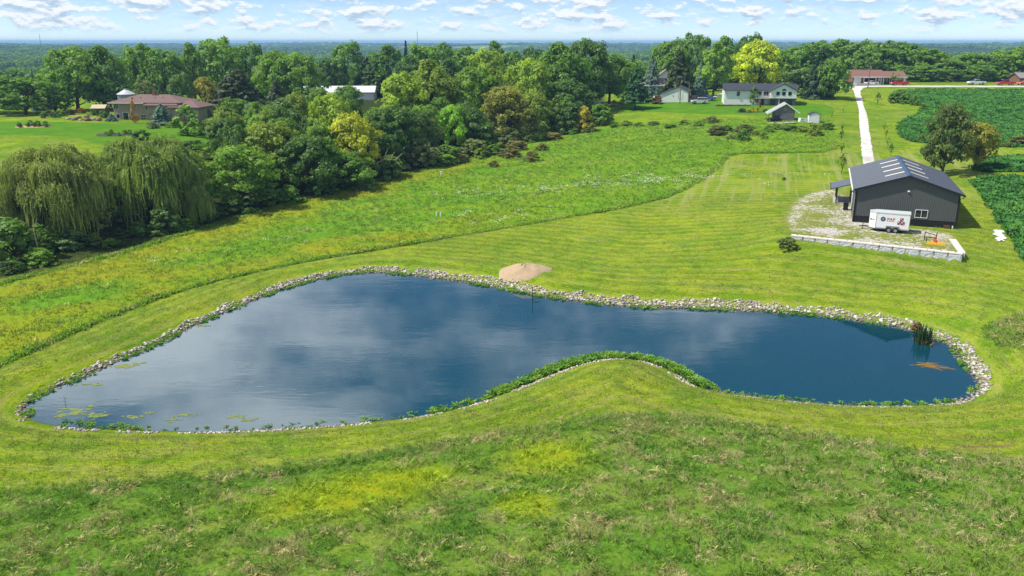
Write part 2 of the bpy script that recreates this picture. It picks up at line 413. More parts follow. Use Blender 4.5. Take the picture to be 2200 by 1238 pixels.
    # distant country: woods with a patchwork of fields
    vo = g.n('ShaderNodeTexVoronoi', {'Vector': g.vm('MULTIPLY', P, (1.0, .55, 0.0)), 'Scale': .0028, 'Randomness': .9})
    fv = g.sep(vo.outputs['Color'])[0]
    farc = g.mix(g.ramp(fv, .62, .64, False), L(52,78,30,.6), L(128,160,62,.6))
    farc = g.mix(g.ramp(fv, .88, .90, False), farc, L(186,176,110,.6))
    rr = g.vm('LENGTH', g.vm('MULTIPLY', P, (1.0, 1.0, 0.0)), None, 1)
    inv = lambda s, a, b: g.m('SUBTRACT', 1.0, g.ramp(s, a, b))
    w = lambda s, k=1.0: g.m('MULTIPLY_ADD', wob, k, s)
    c = turf
    c = g.mix(inv(w(mead, .8), -.3, .3), c, md)
    c = g.mix(inv(w(lawn, .8), -.4, .4), c, lw)
    c = g.mix(inv(w(belt, 3.0), -2.0, 1.5), c, bl)
    c = g.mix(inv(w(soy, 1.2), -.3, .3), c, sy)
    c = g.mix(inv(w(tall, .8), -.3, .3), c, tl)
    c = g.mix(g.ramp(rr, 330, 420), c, farc)
    # crushed-stone pad, half grown over
    gp = g.n('ShaderNodeTexVoronoi', {'Vector': P, 'Scale': 7.0})
    stone = g.mix(g.sep(gp.outputs['Color'])[0], L(184,176,164,.62), L(232,226,216,.72))
    pn = g.noise(P, 1.5, 7.0, .82)
    bare = g.noise(P, .16, 2.0)
    thr = g.m('MULTIPLY_ADD', bare, -.62, .815)
    pm = g.m('MULTIPLY', g.ramp(pn, g.m('SUBTRACT', thr, .03), g.m('ADD', thr, .03)), inv(w(pad, 2.2), -1.0, .2))
    padgrass = g.m('MULTIPLY', inv(w(pad, 1.6), -.6, 1.2), .55)
    c = g.mix(padgrass, c, L(150,148,78,.6))
    c = g.mix(pm, c, stone)
    bc = on_ground(2112, 957)
    bd = g.vm('LENGTH', g.vm('MULTIPLY', g.vm('SUBTRACT', P, (float(bc[0]), float(bc[1]), 0)), (.42, .8, 0)), None, 1)
    bare_e = g.m('MULTIPLY', g.ramp(g.noise(g.vm('MULTIPLY', P, (.6, 2.2, 1)), .9, 4.0, .6), .46, .6), g.m('SUBTRACT', 1.0, g.ramp(bd, .7, 1.5)))
    c = g.mix(g.m('MULTIPLY', bare_e, .8), c, L(150,124,92,.6))
    # worn earth right at the water's edge and on the pond bed
    c = g.mix(inv(w(pond, .6), -.2, 1.3), c, L(112,104,66,.5))
    c = g.mix(inv(pond, -1.6, .1), c, L(104,92,60,.55))
    grain = g.m('MULTIPLY_ADD', g.ramp(vf, .25, .75, False), .75, .62)
    grain = g.mix(g.ramp(rr, 160, 330), g.xyz(grain, grain, grain), (1.0, 1.0, 1.0))
    c = g.mix(1.0, c, grain, 'MULTIPLY')
    hgt = g.m('ADD', g.m('MULTIPLY', fine, .5), g.m('ADD', g.m('MULTIPLY', vf, .35), g.m('MULTIPLY', rowf, .5)))
    bp = g.n('ShaderNodeBump', {'Strength': .75, 'Distance': .16, 'Height': hgt})
    b = g.n('ShaderNodeBsdfPrincipled', {'Base Color': c, 'Roughness': .95, 'Specular IOR Level': .05, 'Normal': bp.outputs[0]})
    g.L.new(b.outputs[0], out.inputs[0])
    return mt
def build_ground():
    nx, ny = len(gx), len(gy)
    i = np.arange(nx - 1)[None, :] + np.arange(ny - 1)[:, None] * nx; i = i.ravel()
    F = np.stack([i, i + 1, i + nx + 1, i + nx], 1)
    me = mesh_np('ground', np.stack([_X, _Y, _Z], 1), F, ground_mat(), True)
    near = (np.abs(_X) < 420) & (_Y < 520)
    def att(nm, polys):
        d = np.full(_X.shape, 60.0)
        for p in polys: d[near] = np.minimum(d[near], sdf(p, _X[near], _Y[near]))
        a = me.attributes.new(nm, 'FLOAT', 'POINT'); a.data.foreach_set('value', d.astype(np.float32))
    att('sd_pond', [POND]); att('sd_tall', [TALL, CLUMP]); att('sd_meadow', [MEADOW]); att('sd_soy', SOYS)
    att('sd_lawn', LAWNS); att('sd_pad', [PADG]); att('sd_belt', [BELT])
    yv = np.zeros(_X.shape); yv[near] = yellow(_X[near], _Y[near]); a = me.attributes.new('yellow', 'FLOAT', 'POINT'); a.data.foreach_set('value', yv.astype(np.float32))
    tag(obj('ground', me), 'rolling mown turf and meadow reaching out to the wooded hills', 'ground', kind='structure')
build_ground()

# ------------------------------------------------------------------ water
def water_mat():
    mt, g, out = new_mat('pond_water')
    P = g.n('ShaderNodeNewGeometry').outputs['Position']
    n = g.noise(g.vm('MULTIPLY', P, (.55, 1.5, 1)), 1.6, 3.0, .5)
    n2 = g.noise(g.vm('MULTIPLY', P, (.5, 1.4, 1)), .25, 2.0, .5)
    bp = g.n('ShaderNodeBump', {'Strength': .05, 'Distance': .10, 'Height': g.m('MULTIPLY', n, g.ramp(n2, .35, .7))})
    b = g.n('ShaderNodeBsdfPrincipled', {'Base Color': L(8,84,102,.48), 'Roughness': .025, 'IOR': 1.78, 'Specular IOR Level': .75, 'Normal': bp.outputs[0]})
    g.L.new(b.outputs[0], out.inputs[0])
    return mt
def build_water():
    P = np.asarray(POND); ctr = P.mean(0)
    bm = bmesh.new()
    nrm = np.roll(P, -1, 0) - np.roll(P, 1, 0); nrm = np.stack([nrm[:, 1], -nrm[:, 0]], 1); nrm /= np.linalg.norm(nrm, axis=1)[:, None]
    s = 1.0 if sdf(P, np.array([P[5, 0] + nrm[5, 0] * .3]), np.array([P[5, 1] + nrm[5, 1] * .3]))[0] > 0 else -1.0
    Q = P + nrm * s * .45
    vs = [bm.verts.new((x, y, WATER_Z)) for x, y in Q]
    f = bm.faces.new(vs); f.normal_update()
    if f.normal.z < 0: f.normal_flip()
    bmesh.ops.triangulate(bm, faces=[f])
    me = bpy.data.meshes.new('pond_water'); bm.to_mesh(me); bm.free(); me.materials.append(water_mat())
    tag(obj('pond_water', me), 'still dark blue pond water mirroring clouds and the shed gable', 'water', kind='structure')
build_water()

# ------------------------------------------------------------------ lanes
def strip(name, cl, widths, mat, label, cat, lift=.05, n=120, rag=.0):
    cl = np.asarray(cl, float); d = np.r_[0, np.cumsum(np.hypot(*np.diff(cl, axis=0).T))]
    t = np.linspace(0, d[-1], n)
    from_ = lambda k: np.interp(t, d, k)
    cx, cy = from_(cl[:, 0]), from_(cl[:, 1]); w = np.interp(t, d, widths)
    k = np.ones(5) / 5
    def sm(a): return np.r_[a[:2], np.convolve(a, k, 'valid'), a[-2:]]
    cx, cy = sm(cx), sm(cy)
    tx, ty = np.gradient(cx), np.gradient(cy); l = np.hypot(tx, ty); nx, ny = ty / l, -tx / l
    rs = np.random.default_rng(5); cols = np.linspace(-.5, .5, 7); V = []
    for i in range(n):
        a = rs.normal(0, rag, 2)
        for j, c in enumerate(cols):
            o = c * w[i] + (a[0] if j == 0 else a[1] if j == 6 else 0)
            V.append((cx[i] + nx[i] * o, cy[i] + ny[i] * o))
    V = np.array(V); z = terrain(V[:, 0], V[:, 1]) + lift
    z.reshape(n, 7)[:, [0, 6]] -= lift * 1.6
    i = (np.arange(n - 1)[:, None] * 7 + np.arange(6)[None]).ravel()
    F = np.stack([i, i + 7, i + 8, i + 1], 1)[:, ::-1]
    me = mesh_np(name, np.c_[V, z], np.ascontiguousarray(F), mat, True)
    if me.polygons[0].normal.z < 0: me.flip_normals()
    return tag(obj(name, me), label, cat, kind='structure')
def gravel_mat(name, a, b):
    mt, g, out = new_mat(name)
    P = g.n('ShaderNodeNewGeometry').outputs['Position']
    c = g.mix(g.ramp(g.noise(P, .6, 5.0, .7), .35, .65), a, b)
    c = g.mix(g.m('MULTIPLY', g.ramp(g.noise(P, .11, 3.0), .56, .7), .5), c, L(168,160,150,.7))
    v = g.n('ShaderNodeTexVoronoi', {'Vector': P, 'Scale': 9.0})
    c = g.mix(g.m('MULTIPLY', v.outputs['Distance'], .35), c, L(150,145,138,.7))
    bp = g.n('ShaderNodeBump', {'Strength': .5, 'Distance': .04, 'Height': v.outputs['Distance']})
    bs = g.n('ShaderNodeBsdfPrincipled', {'Base Color': c, 'Roughness': .95, 'Specular IOR Level': .1, 'Normal': bp.outputs[0]})
    g.L.new(bs.outputs[0], out.inputs[0]); return mt
GRAVEL = gravel_mat('pale_gravel', L(222,217,212,.74), L(242,238,234,.80))
dl = [(1881,352,1853),(1876,325,1850.5),(1872,300,1848),(1868,275,1846.5),(1864,250,1845),(1860,238,1844.5),(1856,225,1842),(1853,212,1838),(1850,203,1835),(1850,195,1832),(1856,190,1828),(1866,187,1822)]
_cl, _wd = [], []
for a, y, b in dl:
    p, q = on_ground(a, y), on_ground(b, y); _cl.append((p + q) / 2); _wd.append(np.hypot(*(p - q)) * .97)
_cl.insert(0, np.array(_cl[0]) + (np.array(_cl[0]) - np.array(_cl[1])) * .8); _wd.insert(0, _wd[0] * 1.1)
strip('driveway', _cl, _wd, GRAVEL, 'pale gravel driveway climbing from the metal shed to the road', 'driveway', rag=.12)
ROAD_Y = float(on_ground(1990, 185.5)[1])
strip('road', [(105, ROAD_Y + 1.5), (130, ROAD_Y + 1.2), (150, ROAD_Y), (200, ROAD_Y - .8), (260, ROAD_Y - 1.5), (340, ROAD_Y - 2.5)], [5.5] * 6, GRAVEL, 'pale road running along the hilltop before the brown-roofed ranch house', 'road', lift=.06)
_a, _b = on_ground(1500, 208), on_ground(1562, 205)
strip('parking_apron', [on_ground(1468, 209.5), on_ground(1510, 208), on_ground(1560, 204), on_ground(1585, 195)], [7, 8, 8, 5], GRAVEL, 'pale gravel parking apron between the white garage and white house', 'driveway')

# ------------------------------------------------------------------ stones round the pond
def ico_base(seed, sub=1):
    bm = bmesh.new(); bmesh.ops.create_icosphere(bm, subdivisions=sub, radius=.5)
    rs = np.random.default_rng(seed)
    V = np.array([v.co[:] for v in bm.verts]); F = np.array([[v.index for v in f.verts] for f in bm.faces]); bm.free()
    V *= (1 + rs.uniform(-.22, .22, (len(V), 1)))
    for _ in range(4):                              # chop flat facets
        n = rs.normal(size=3); n /= np.linalg.norm(n); d = V @ n; lim = rs.uniform(.28, .42); V -= np.maximum(d - lim, 0)[:, None] * n
    V *= np.array([1.15, .9, .68])
    return V, F
def stone_mat():
    mt, g, out = new_mat('limestone')
    P = g.n('ShaderNodeNewGeometry').outputs['Position']
    r = g.noise(P, 2.2, 2.0)
    c = g.mix(g.ramp(r, .32, .68), L(146,138,132,.76), L(232,224,214,.82))
    c = g.mix(g.ramp(g.n('ShaderNodeNewGeometry').outputs['Random Per Island'], .55, 1.0), c, L(176,158,136,.75))
    c = g.mix(g.m('MULTIPLY', g.ramp(g.noise(P, 9.0, 3.0), .5, .75), .45), c, L(120,108,92,.7))
    c = g.mix(g.m('MULTIPLY', g.ramp(g.sep(P)[2], WATER_Z + .22, WATER_Z + .02), .75), c, L(84,80,58,.6))
    b = g.n('ShaderNodeBsdfPrincipled', {'Base Color': c, 'Roughness': .9, 'Specular IOR Level': .15})
    g.L.new(b.outputs[0], out.inputs[0]); return mt
STONE = stone_mat()
def along(poly, a, b):                              # a run of the outline between two picture points
    P = np.asarray(poly); ia = np.argmin(np.hypot(*(P - a).T)); ib = np.argmin(np.hypot(*(P - b).T))
    return P[ia:ib + 1] if ia <= ib else np.r_[P[ia:], P[:ib + 1]]
def outward(run):
    t = np.gradient(run, axis=0); n = np.stack([t[:, 1], -t[:, 0]], 1); n /= np.linalg.norm(n, axis=1)[:, None]
    m = len(run) // 2; q = run[m] + n[m] * .3
    return n if sdf(POND, np.array([q[0]]), np.array([q[1]]))[0] > 0 else -n
FAR_SHORE = along(POND, at_z(80, 895, WATER_Z), at_z(2040, 860, WATER_Z))
NEAR_SHORE = along(POND, at_z(2040, 860, WATER_Z), at_z(80, 895, WATER_Z))
def shore_pts(run, n, lo, hi, rs):
    d = np.r_[0, np.cumsum(np.hypot(*np.diff(run, axis=0).T))]; t = rs.uniform(0, d[-1], n)
    nm = outward(run); off = rs.uniform(lo, hi, n)
    x = np.interp(t, d, run[:, 0]) + np.interp(t, d, nm[:, 0]) * off; y = np.interp(t, d, run[:, 1]) + np.interp(t, d, nm[:, 1]) * off
    return np.c_[x, y], t / d[-1], off
def build_stones():
    rs = np.random.default_rng(11)
    base = [ico_base(s) for s in range(8)]; low = [ico_base(30 + s, 0) if False else ico_base(30 + s) for s in range(6)]
    root = thing('riprap_bank', 'band of broken white limestone lining the pond shore', 'stone bank', (0, 0, 0))
    p, t, off = shore_pts(FAR_SHORE, 13000, -.15, 2.35, rs)
    wid = np.interp(t, [0, .08, .3, .45, .8, .9, 1], [.85, 1.1, 1.5, 1.95, 1.95, 1.7, 1.1]) * (1 + .14 * np.sin(t * 90 + np.sin(t * 31) * 2) + .08 * np.sin(t * 260))
    keep = off < wid
    p, off = p[keep], off[keep]
    s = rs.gamma(4, .047, len(p)).clip(.08, .50) * np.interp(t[keep], [0, .25, 1], [.85, 1, 1])
    q, t2, off2 = shore_pts(NEAR_SHORE, 2000, .75, 1.5, rs)
    gap = np.sin(t2 * 60 + 3 * np.sin(t2 * 21)) > -.55
    q = q[gap]; s2 = rs.gamma(6, .028, len(q)).clip(.08, .26)
    p = np.r_[p, q]; s = np.r_[s, s2]
    z = terrain(p[:, 0], p[:, 1]) + s * .16
    order = np.argsort(-s / (p[:, 1]))            # those that show largest first
    meshes = [mesh_np('stone', V, F.astype(np.int32), STONE) for V, F in base]
    for k in order[:300]:
        o = obj('stone', meshes[int(rs.integers(8))], root, (p[k, 0], p[k, 1], z[k]))
        o.rotation_euler = (rs.uniform(-.4, .4), rs.uniform(-.4, .4), rs.uniform(0, 6.28)); o.scale = (s[k],) * 3
    VV, FF, c = [], [], 0
    for k in order[300:]:
        V, F = low[int(rs.integers(6))]; a, b = rs.uniform(0, 6.28), rs.uniform(-.5, .5)
        ca, sa, cb, sb = math.cos(a), math.sin(a), math.cos(b), math.sin(b)
        Rm = np.array([[ca, -sa, 0], [sa, ca, 0], [0, 0, 1]]) @ np.array([[1, 0, 0], [0, cb, -sb], [0, sb, cb]])
        VV.append(V @ Rm.T * s[k] + (p[k, 0], p[k, 1], z[k])); FF.append(F + c); c += len(V)
    o = obj('loose_stone_fill', mesh_np('loose_stone_fill', np.concatenate(VV), np.concatenate(FF).astype(np.int32), STONE), root)
    o['kind'] = 'stuff'
build_stones()

# ------------------------------------------------------------------ scattered plants (grass, crop, reeds): one object each
def foliage_mat(name, cols, dry=None, dry_amt=0.0, patch=.12, trans=.30, up=0.0, use_obj=False, ripe=None, gain=1.0):
    """cols: base colours picked by patch noise and by each tuft's own random"""
    mt, g, out = new_mat(name)
    P = g.n('ShaderNodeNewGeometry').outputs['Position']
    oi = g.n('ShaderNodeObjectInfo')
    rnd = oi.outputs['Random']
    if use_obj:
        c = oi.outputs['Color']
        f = g.noise(P, patch, 4.0, .65)
        t = g.n('ShaderNodeAttribute', attribute_name='tint').outputs['Fac']
        k = g.m('ADD', g.m('MULTIPLY_ADD', f, .9, .35), g.m('MULTIPLY_ADD', t, .55, -.10))
        c = g.vm('SCALE', g.vm('MULTIPLY', c, (1.24, 1.05, .82)), g.m('MULTIPLY', k, gain))
        c = g.mix(g.m('MULTIPLY', g.ramp(t, .70, 1.0), .35), c, g.vm('MULTIPLY', c, (1.55, 1.35, .75)))
    else:
        f = g.m('ADD', g.m('MULTIPLY', g.noise(P, patch, 3.0, .6), .75), g.m('MULTIPLY', rnd, .25))
        c = g.mix(g.ramp(f, .36, .60), cols[0], cols[1])
        if len(cols) > 2: c = g.mix(g.m('MULTIPLY', g.ramp(g.noise(P, patch * 2.3, 3.0), .52, .66), .8), c, cols[2])
        if dry: c = g.mix(g.ramp(g.m('ADD', g.m('MULTIPLY', rnd, .35), g.m('MULTIPLY', g.noise(P, patch * 4.0, 4.0, .6), 1.2)), 1.04 - dry_amt, 1.14 - dry_amt), c, dry)
        if ripe: c = g.mix(g.n('ShaderNodeAttribute', attribute_name='ripe', attribute_type='INSTANCER').outputs['Fac'], c, ripe)
        c = g.vm('SCALE', c, g.m('MULTIPLY_ADD', rnd, .5 * gain, .75 * gain))
    nrm = g.n('ShaderNodeNewGeometry').outputs['Normal']
    if up: nrm = g.vm('NORMALIZE', g.vm('ADD', g.vm('SCALE', nrm, 1 - up), (0, 0, up)))
    d = g.n('ShaderNodeBsdfDiffuse', {'Color': c, 'Roughness': .6, 'Normal': nrm})
    tr = g.n('ShaderNodeBsdfTranslucent', {'Color': g.vm('MULTIPLY', c, (1.15, 1.2, .7))})
    gl = g.n('ShaderNodeBsdfGlossy', {'Color': (.8, .85, .8, 1), 'Roughness': .55})
    mx = g.n('ShaderNodeMixShader', {0: trans, 1: d.outputs[0], 2: tr.outputs[0]})
    mx = g.n('ShaderNodeMixShader', {0: .03, 1: mx.outputs[0], 2: gl.outputs[0]})
    g.L.new(mx.outputs[0], out.inputs[0]); return mt

def tuft_mesh(name, mat, blades, h, spread, width, lean, seed, leafy=0.0):
    rs = np.random.default_rng(seed); V, F = [], []
    for i in range(blades):
        a = rs.uniform(0, 6.283); r = spread * math.sqrt(rs.random()); bx, by = r * math.cos(a), r * math.sin(a)
        hh = h * rs.uniform(.55, 1.15); la = rs.uniform(0, 6.283); ll = lean * hh * rs.uniform(.3, 1.2)
        dx, dy = math.cos(la), math.sin(la); w = width * rs.uniform(.7, 1.3); px, py = -dy * w, dx * w; k = len(V)
        if rs.random() < leafy:
            V += [(bx, by, hh*.2), (bx+dx*ll*.5+px*3, by+dy*ll*.5+py*3, hh*.75), (bx+dx*ll*1.2, by+dy*ll*1.2, hh*.85), (bx+dx*ll*.5-px*3, by+dy*ll*.5-py*3, hh*.7)]
            F += [(k, k+1, k+2), (k, k+2, k+3)]
        else:
            V += [(bx-px, by-py, 0), (bx+px, by+py, 0), (bx+dx*ll*.4+px*.8, by+dy*ll*.4+py*.8, hh*.62), (bx+dx*ll*.4-px*.8, by+dy*ll*.4-py*.8, hh*.62), (bx+dx*ll, by+dy*ll, hh)]
            F += [(k, k+1, k+2), (k, k+2, k+3), (k+3, k+2, k+4)]
    return mesh_np(name, V, np.array(F, np.int32), mat)

def scatter(name, P, scl, rot, meshes, label, cat, ripe=None):
    """one object of bare points that carries many copies of a few small plants"""
    me = bpy.data.meshes.new(name); me.vertices.add(len(P)); me.vertices.foreach_set('co', np.asarray(P, np.float32).ravel())
    a = me.attributes.new('scl', 'FLOAT_VECTOR', 'POINT'); a.data.foreach_set('vector', np.asarray(scl, np.float32).ravel())
    a = me.attributes.new('rot', 'FLOAT_VECTOR', 'POINT'); a.data.foreach_set('vector', np.asarray(rot, np.float32).ravel())
    if ripe is not None: a = me.attributes.new('ripe', 'FLOAT', 'POINT'); a.data.foreach_set('value', np.asarray(ripe, np.float32))
    me.update()
    col = bpy.data.collections.new(name + '_kinds')
    for i, m in enumerate(meshes): col.objects.link(bpy.data.objects.new(f'{name}_kind', m))
    o = obj(name, me); tag(o, label, cat, kind='stuff')
    ng = bpy.data.node_groups.new(name, 'GeometryNodeTree')
    ng.interface.new_socket('Geometry', in_out='INPUT', socket_type='NodeSocketGeometry'); ng.interface.new_socket('Geometry', in_out='OUTPUT', socket_type='NodeSocketGeometry')
    N, K = ng.nodes, ng.links
    gi, go = N.new('NodeGroupInput'), N.new('NodeGroupOutput')
    ci = N.new('GeometryNodeCollectionInfo'); ci.inputs['Collection'].default_value = col; ci.inputs['Separate Children'].default_value = True; ci.inputs['Reset Children'].default_value = True
    ip = N.new('GeometryNodeInstanceOnPoints'); ip.inputs['Pick Instance'].default_value = True
    ri = N.new('FunctionNodeRandomValue'); ri.data_type = 'INT'; ri.inputs[4].default_value = 0; ri.inputs[5].default_value = len(meshes) - 1
    for nm, sock in (('rot', 'Rotation'), ('scl', 'Scale')):
        na = N.new('GeometryNodeInputNamedAttribute'); na.data_type = 'FLOAT_VECTOR'; na.inputs['Name'].default_value = nm
        K.new(na.outputs[0], ip.inputs[sock])
    K.new(gi.outputs[0], ip.inputs['Points']); K.new(ci.outputs[0], ip.inputs['Instance']); K.new(ri.outputs[2], ip.inputs['Instance Index'])
    K.new(ip.outputs[0], go.inputs[0])
    o.modifiers.new('scatter', 'NODES').node_group = ng
    return o
def fill(polys, n, rs, box, keep=None, edge=0.0):
    x = rs.uniform(box[0], box[1], n); y = rs.uniform(box[2], box[3], n)
    d = np.min([sdf(p, x, y) for p in polys], 0); ok = d < edge
    if keep is not None: ok &= keep(x, y)
    x, y = x[ok], y[ok]; return np.c_[x, y, terrain(x, y)]
def in_sight(x, y, marg=1.25): return np.abs(x) < (y * .66 + 6) * marg
def put(name, P, s, rs, meshes, label, cat, tilt=.15, zs=1.0, ripe=None):
    n = len(P); sz = s * rs.uniform(.65, 1.35, n)
    scl = np.c_[sz, sz, sz * zs * rs.uniform(.75, 1.25, n)]; rot = np.c_[rs.normal(0, tilt, n), rs.normal(0, tilt, n), rs.uniform(0, 6.283, n)]
    return scatter(name, P, scl, rot, meshes, label, cat, ripe)
def build_grass():
    rs = np.random.default_rng(21)
    m = foliage_mat('tall_grass', [L(104,154,46,.92), L(134,168,58,.92), L(162,166,98,.92)], L(198,188,136,.9), .16, .14, .32, .90, ripe=L(166,192,36,.98))
    tf = [tuft_mesh('tall_grass_tuft', m, 22, .25, .24, .006, 1.3, s, .12) for s in range(6)]
    P = fill([TALL, CLUMP], 190000, rs, (-60, 75, 24, 75), in_sight); y = yellow(P[:, 0], P[:, 1])
    lump = .75 + .45 * np.sin(P[:, 0] * 1.3 + np.sin(P[:, 1] * .9) * 2) * np.sin(P[:, 1] * 1.7 + P[:, 0] * .4)
    lump = np.where(sdf(CLUMP, P[:, 0], P[:, 1]) < 0, lump * 1.6, lump)
    run = np.asarray(TALL); k = rs.integers(0, len(run), 5200); f = rs.random((5200, 1)); e = run[k] * f + run[(k + 1) % len(run)] * (1 - f) + rs.normal(0, .5, (5200, 2)); e = e[e[:, 1] > 40]
    P = np.r_[P, np.c_[e, terrain(e[:, 0], e[:, 1])]]; lump = np.r_[lump, np.full(len(e), .75)]; y = yellow(P[:, 0], P[:, 1])
    put('tall_grass', P, lump, rs, tf, 'shaggy unmown grass and weeds on the low mound before the pond', 'grass', .3, ripe=y)
    # pale seed stalks standing in drifts above the rough
    ms = foliage_mat('seed_stalks', [L(206,196,150,.85), L(186,176,120,.85)], None, 0, .3, .3, .6); st = [tuft_mesh('seed_stalk', ms, 7, .55, .22, .006, .45, 140 + s) for s in range(3)]
    k = rs.choice(len(P), 26000, replace=False); Q = P[k]; w = np.sin(Q[:, 0] * .55 + 1.9 * np.sin(Q[:, 1] * .43)) * np.sin(Q[:, 1] * .8 + 1.3 * np.sin(Q[:, 0] * .37)) + .02 * Q[:, 0]
    Q = Q[(w > .28) & (rs.random(len(Q)) < .5) & (yellow(Q[:, 0], Q[:, 1]) < .3)]; put('seed_stalks', Q, .8, rs, st, 'drifts of pale dry seed stalks over the unmown mound', 'grass', .35)
    m2 = foliage_mat('meadow_grass', [L(116,168,42,.82), L(138,176,44,.82), L(118,164,52,.80)], L(196,188,128,.8), .08, .06, .3, .88, ripe=L(178,180,40,.84))
    tf = [tuft_mesh('meadow_tuft', m2, 14, .34, .40, .022, .9, 40 + s, .25) for s in range(5)]
    P = fill([MEADOW], 105000, rs, (-130, 110, 48, 215), lambda x, y: in_sight(x, y, 1.3)); y = yellow(P[:, 0], P[:, 1])
    run = np.asarray(MEADOW); k = rs.integers(0, len(run), 9000); f = rs.random((9000, 1)); e = run[k] * f + run[(k + 1) % len(run)] * (1 - f) + rs.normal(0, .22, (9000, 2)); e = e[(e[:, 1] > 60) & (e[:, 1] < 175)]
    P = np.r_[P, np.c_[e, terrain(e[:, 0], e[:, 1])]]; y = yellow(P[:, 0], P[:, 1])
    lump = .8 + .25 * np.sin(P[:, 0] * .5 + np.sin(P[:, 1] * .35) * 2) * np.sin(P[:, 1] * .6 + P[:, 0] * .2)
    put('meadow_grass', P, lump, rs, tf, 'knee-high meadow grass sloping down to the valley trees', 'grass', .25, ripe=y)
    fl = plain('meadow_flower', L(226,226,200,.8), .9); u = rs.normal(size=(16, 3)) * (.4, .4, .06) + (0, 0, .45)
    V, F = leaf_quads_small(u, .07, rs); fm = mesh_np('meadow_flower', V, F, fl)
    c = [on_ground(*q) for q in ((1300,398),(1180,412),(1080,462),(1420,388),(620,520),(380,548))]; P = np.concatenate([rs.normal(size=(k, 2)) * (sx, 3.2) + c[i] for i, (k, sx) in enumerate(((80,14),(34,10),(14,4),(34,10),(6,2),(5,1.5)))])
    P = np.c_[P, terrain(P[:, 0], P[:, 1])]; put('meadow_flowers', P, 1.0, rs, [fm], 'drifts of small whitish flower heads in the meadow', 'flowers')
    m3 = foliage_mat('turf_blades', [L(116,154,34,.60), L(156,172,50,.62), L(160,160,96,.62)], L(186,174,120,.62), .14, .16, .2, .85)
    tf = [tuft_mesh('turf_tuft', m3, 14, .10, .34, .012, 1.4, 70 + s) for s in range(4)]
    x = rs.uniform(-62, 68, 120000); y = rs.uniform(44, 125, 120000)
    lim = (rs.random(len(x)) < np.clip((58 / y) ** 1.5, .12, 1)) & in_sight(x, y, 1.3)
    x, y = x[lim], y[lim]
    ok = sdf(POND, x, y) > 2.3
    for q in (TALL, MEADOW, PADG): ok &= sdf(q, x, y) > .1
    for q in SOYS: ok &= sdf(q, x, y) > .2
    x, y = x[ok], y[ok]
    put('turf_grass', np.c_[x, y, terrain(x, y)], 1.0, rs, tf, 'mown turf grass with cut straw lying in swaths round the pond', 'grass', .2)
    # broad-leaved crop beyond the shed
    m4 = foliage_mat('soybean_leaves', [L(60,116,46,.62), L(72,128,48,.62), L(90,142,52,.6)], None, 0, .05, .3, .86, gain=1.75)
    tf = [tuft_mesh('soybean_plant', m4, 30, .52, .52, .036, .6, 90 + s, 1.0) for s in range(4)]
    P = fill(SOYS, 150000, rs, (50, 270, 60, 300), lambda x, y: in_sight(x, y, 1.5) & (rs.random(len(x)) < np.clip(150 / y, .3, 1)))
    P[:, 0] = np.round(P[:, 0] / .76) * .76 + rs.normal(0, .08, len(P))
    put('soybean_crop', P, 1.0, rs, tf, 'dark green soybean field in rows beside the metal shed and driveway', 'crop', .1)
    # weeds standing in the pond's edge
    m5 = foliage_mat('shore_weeds', [L(92,156,40,.80), L(140,186,56,.80)], L(160,148,98,.6), .05, .5, .3, .6)
    tf = [tuft_mesh('shore_weed', m5, 22, .42, .26, .022, .8, 110 + s, .75) for s in range(5)]
    pts, ss = [], []
    for a, b, n, lo, hi, k in (((1530,837),(1180,800),480,-.55,.4,.78),((1180,800),(1060,848),110,-.4,.5,.75),((1060,848),(900,889),40,-.3,.6,.6),((2040,860),(1530,837),80,-.2,.6,.5),((900,889),(300,919),46,-.3,.7,.45),((300,919),(120,908),34,-.4,.7,.55)):
        run = along(POND, at_z(*a, WATER_Z), at_z(*b, WATER_Z)); pts.append(shore_pts(run, n, lo, hi, rs)[0]); ss.append(np.full(n, k))
    p = np.concatenate(pts); z = np.maximum(terrain(p[:, 0], p[:, 1]), WATER_Z - .05)
    q, _, _ = shore_pts(FAR_SHORE, 1900, -.15, .8, rs); q = q[np.sin(q[:, 0] * .9 + np.cos(q[:, 1]) * 2) > -.1]
    P = np.c_[np.r_[p[:, 0], q[:, 0]], np.r_[p[:, 1], q[:, 1]], np.r_[z, np.maximum(terrain(q[:, 0], q[:, 1]), WATER_Z)]]
    n = len(P); sz = np.r_[np.concatenate(ss), np.full(len(q), .42)] * rs.uniform(.6, 1.4, n)
    scatter('shore_weeds', P, np.c_[sz, sz, sz], np.c_[rs.normal(0, .1, n), rs.normal(0, .1, n), rs.uniform(0, 6.28, n)], tf, 'leafy green water weeds fringing the pond edge', 'weeds')
def leaf_quads_small(C0, s, rs):
    n = len(C0); a = rs.normal(size=(n, 3)); a /= np.linalg.norm(a, axis=1)[:, None]; b = np.cross(a, rs.normal(size=(n, 3))); b /= np.linalg.norm(b, axis=1)[:, None]
    return np.stack([C0 - a*s, C0 - b*s, C0 + a*s, C0 + b*s], 1).reshape(-1, 3), np.arange(4*n, dtype=np.int32).reshape(-1, 4)
build_grass()
# ================================================================== trees
LEAF = foliage_mat('leaves', [], patch=.35, trans=.40, use_obj=True, gain=1.92, up=.28)
BARK = plain('bark', L(92,80,68,.8), .95, spec=.1, var=.35, scale=2.5)
DEADWOOD = plain('dead_wood', L(176,160,138,.75), .9, spec=.1, var=.25)

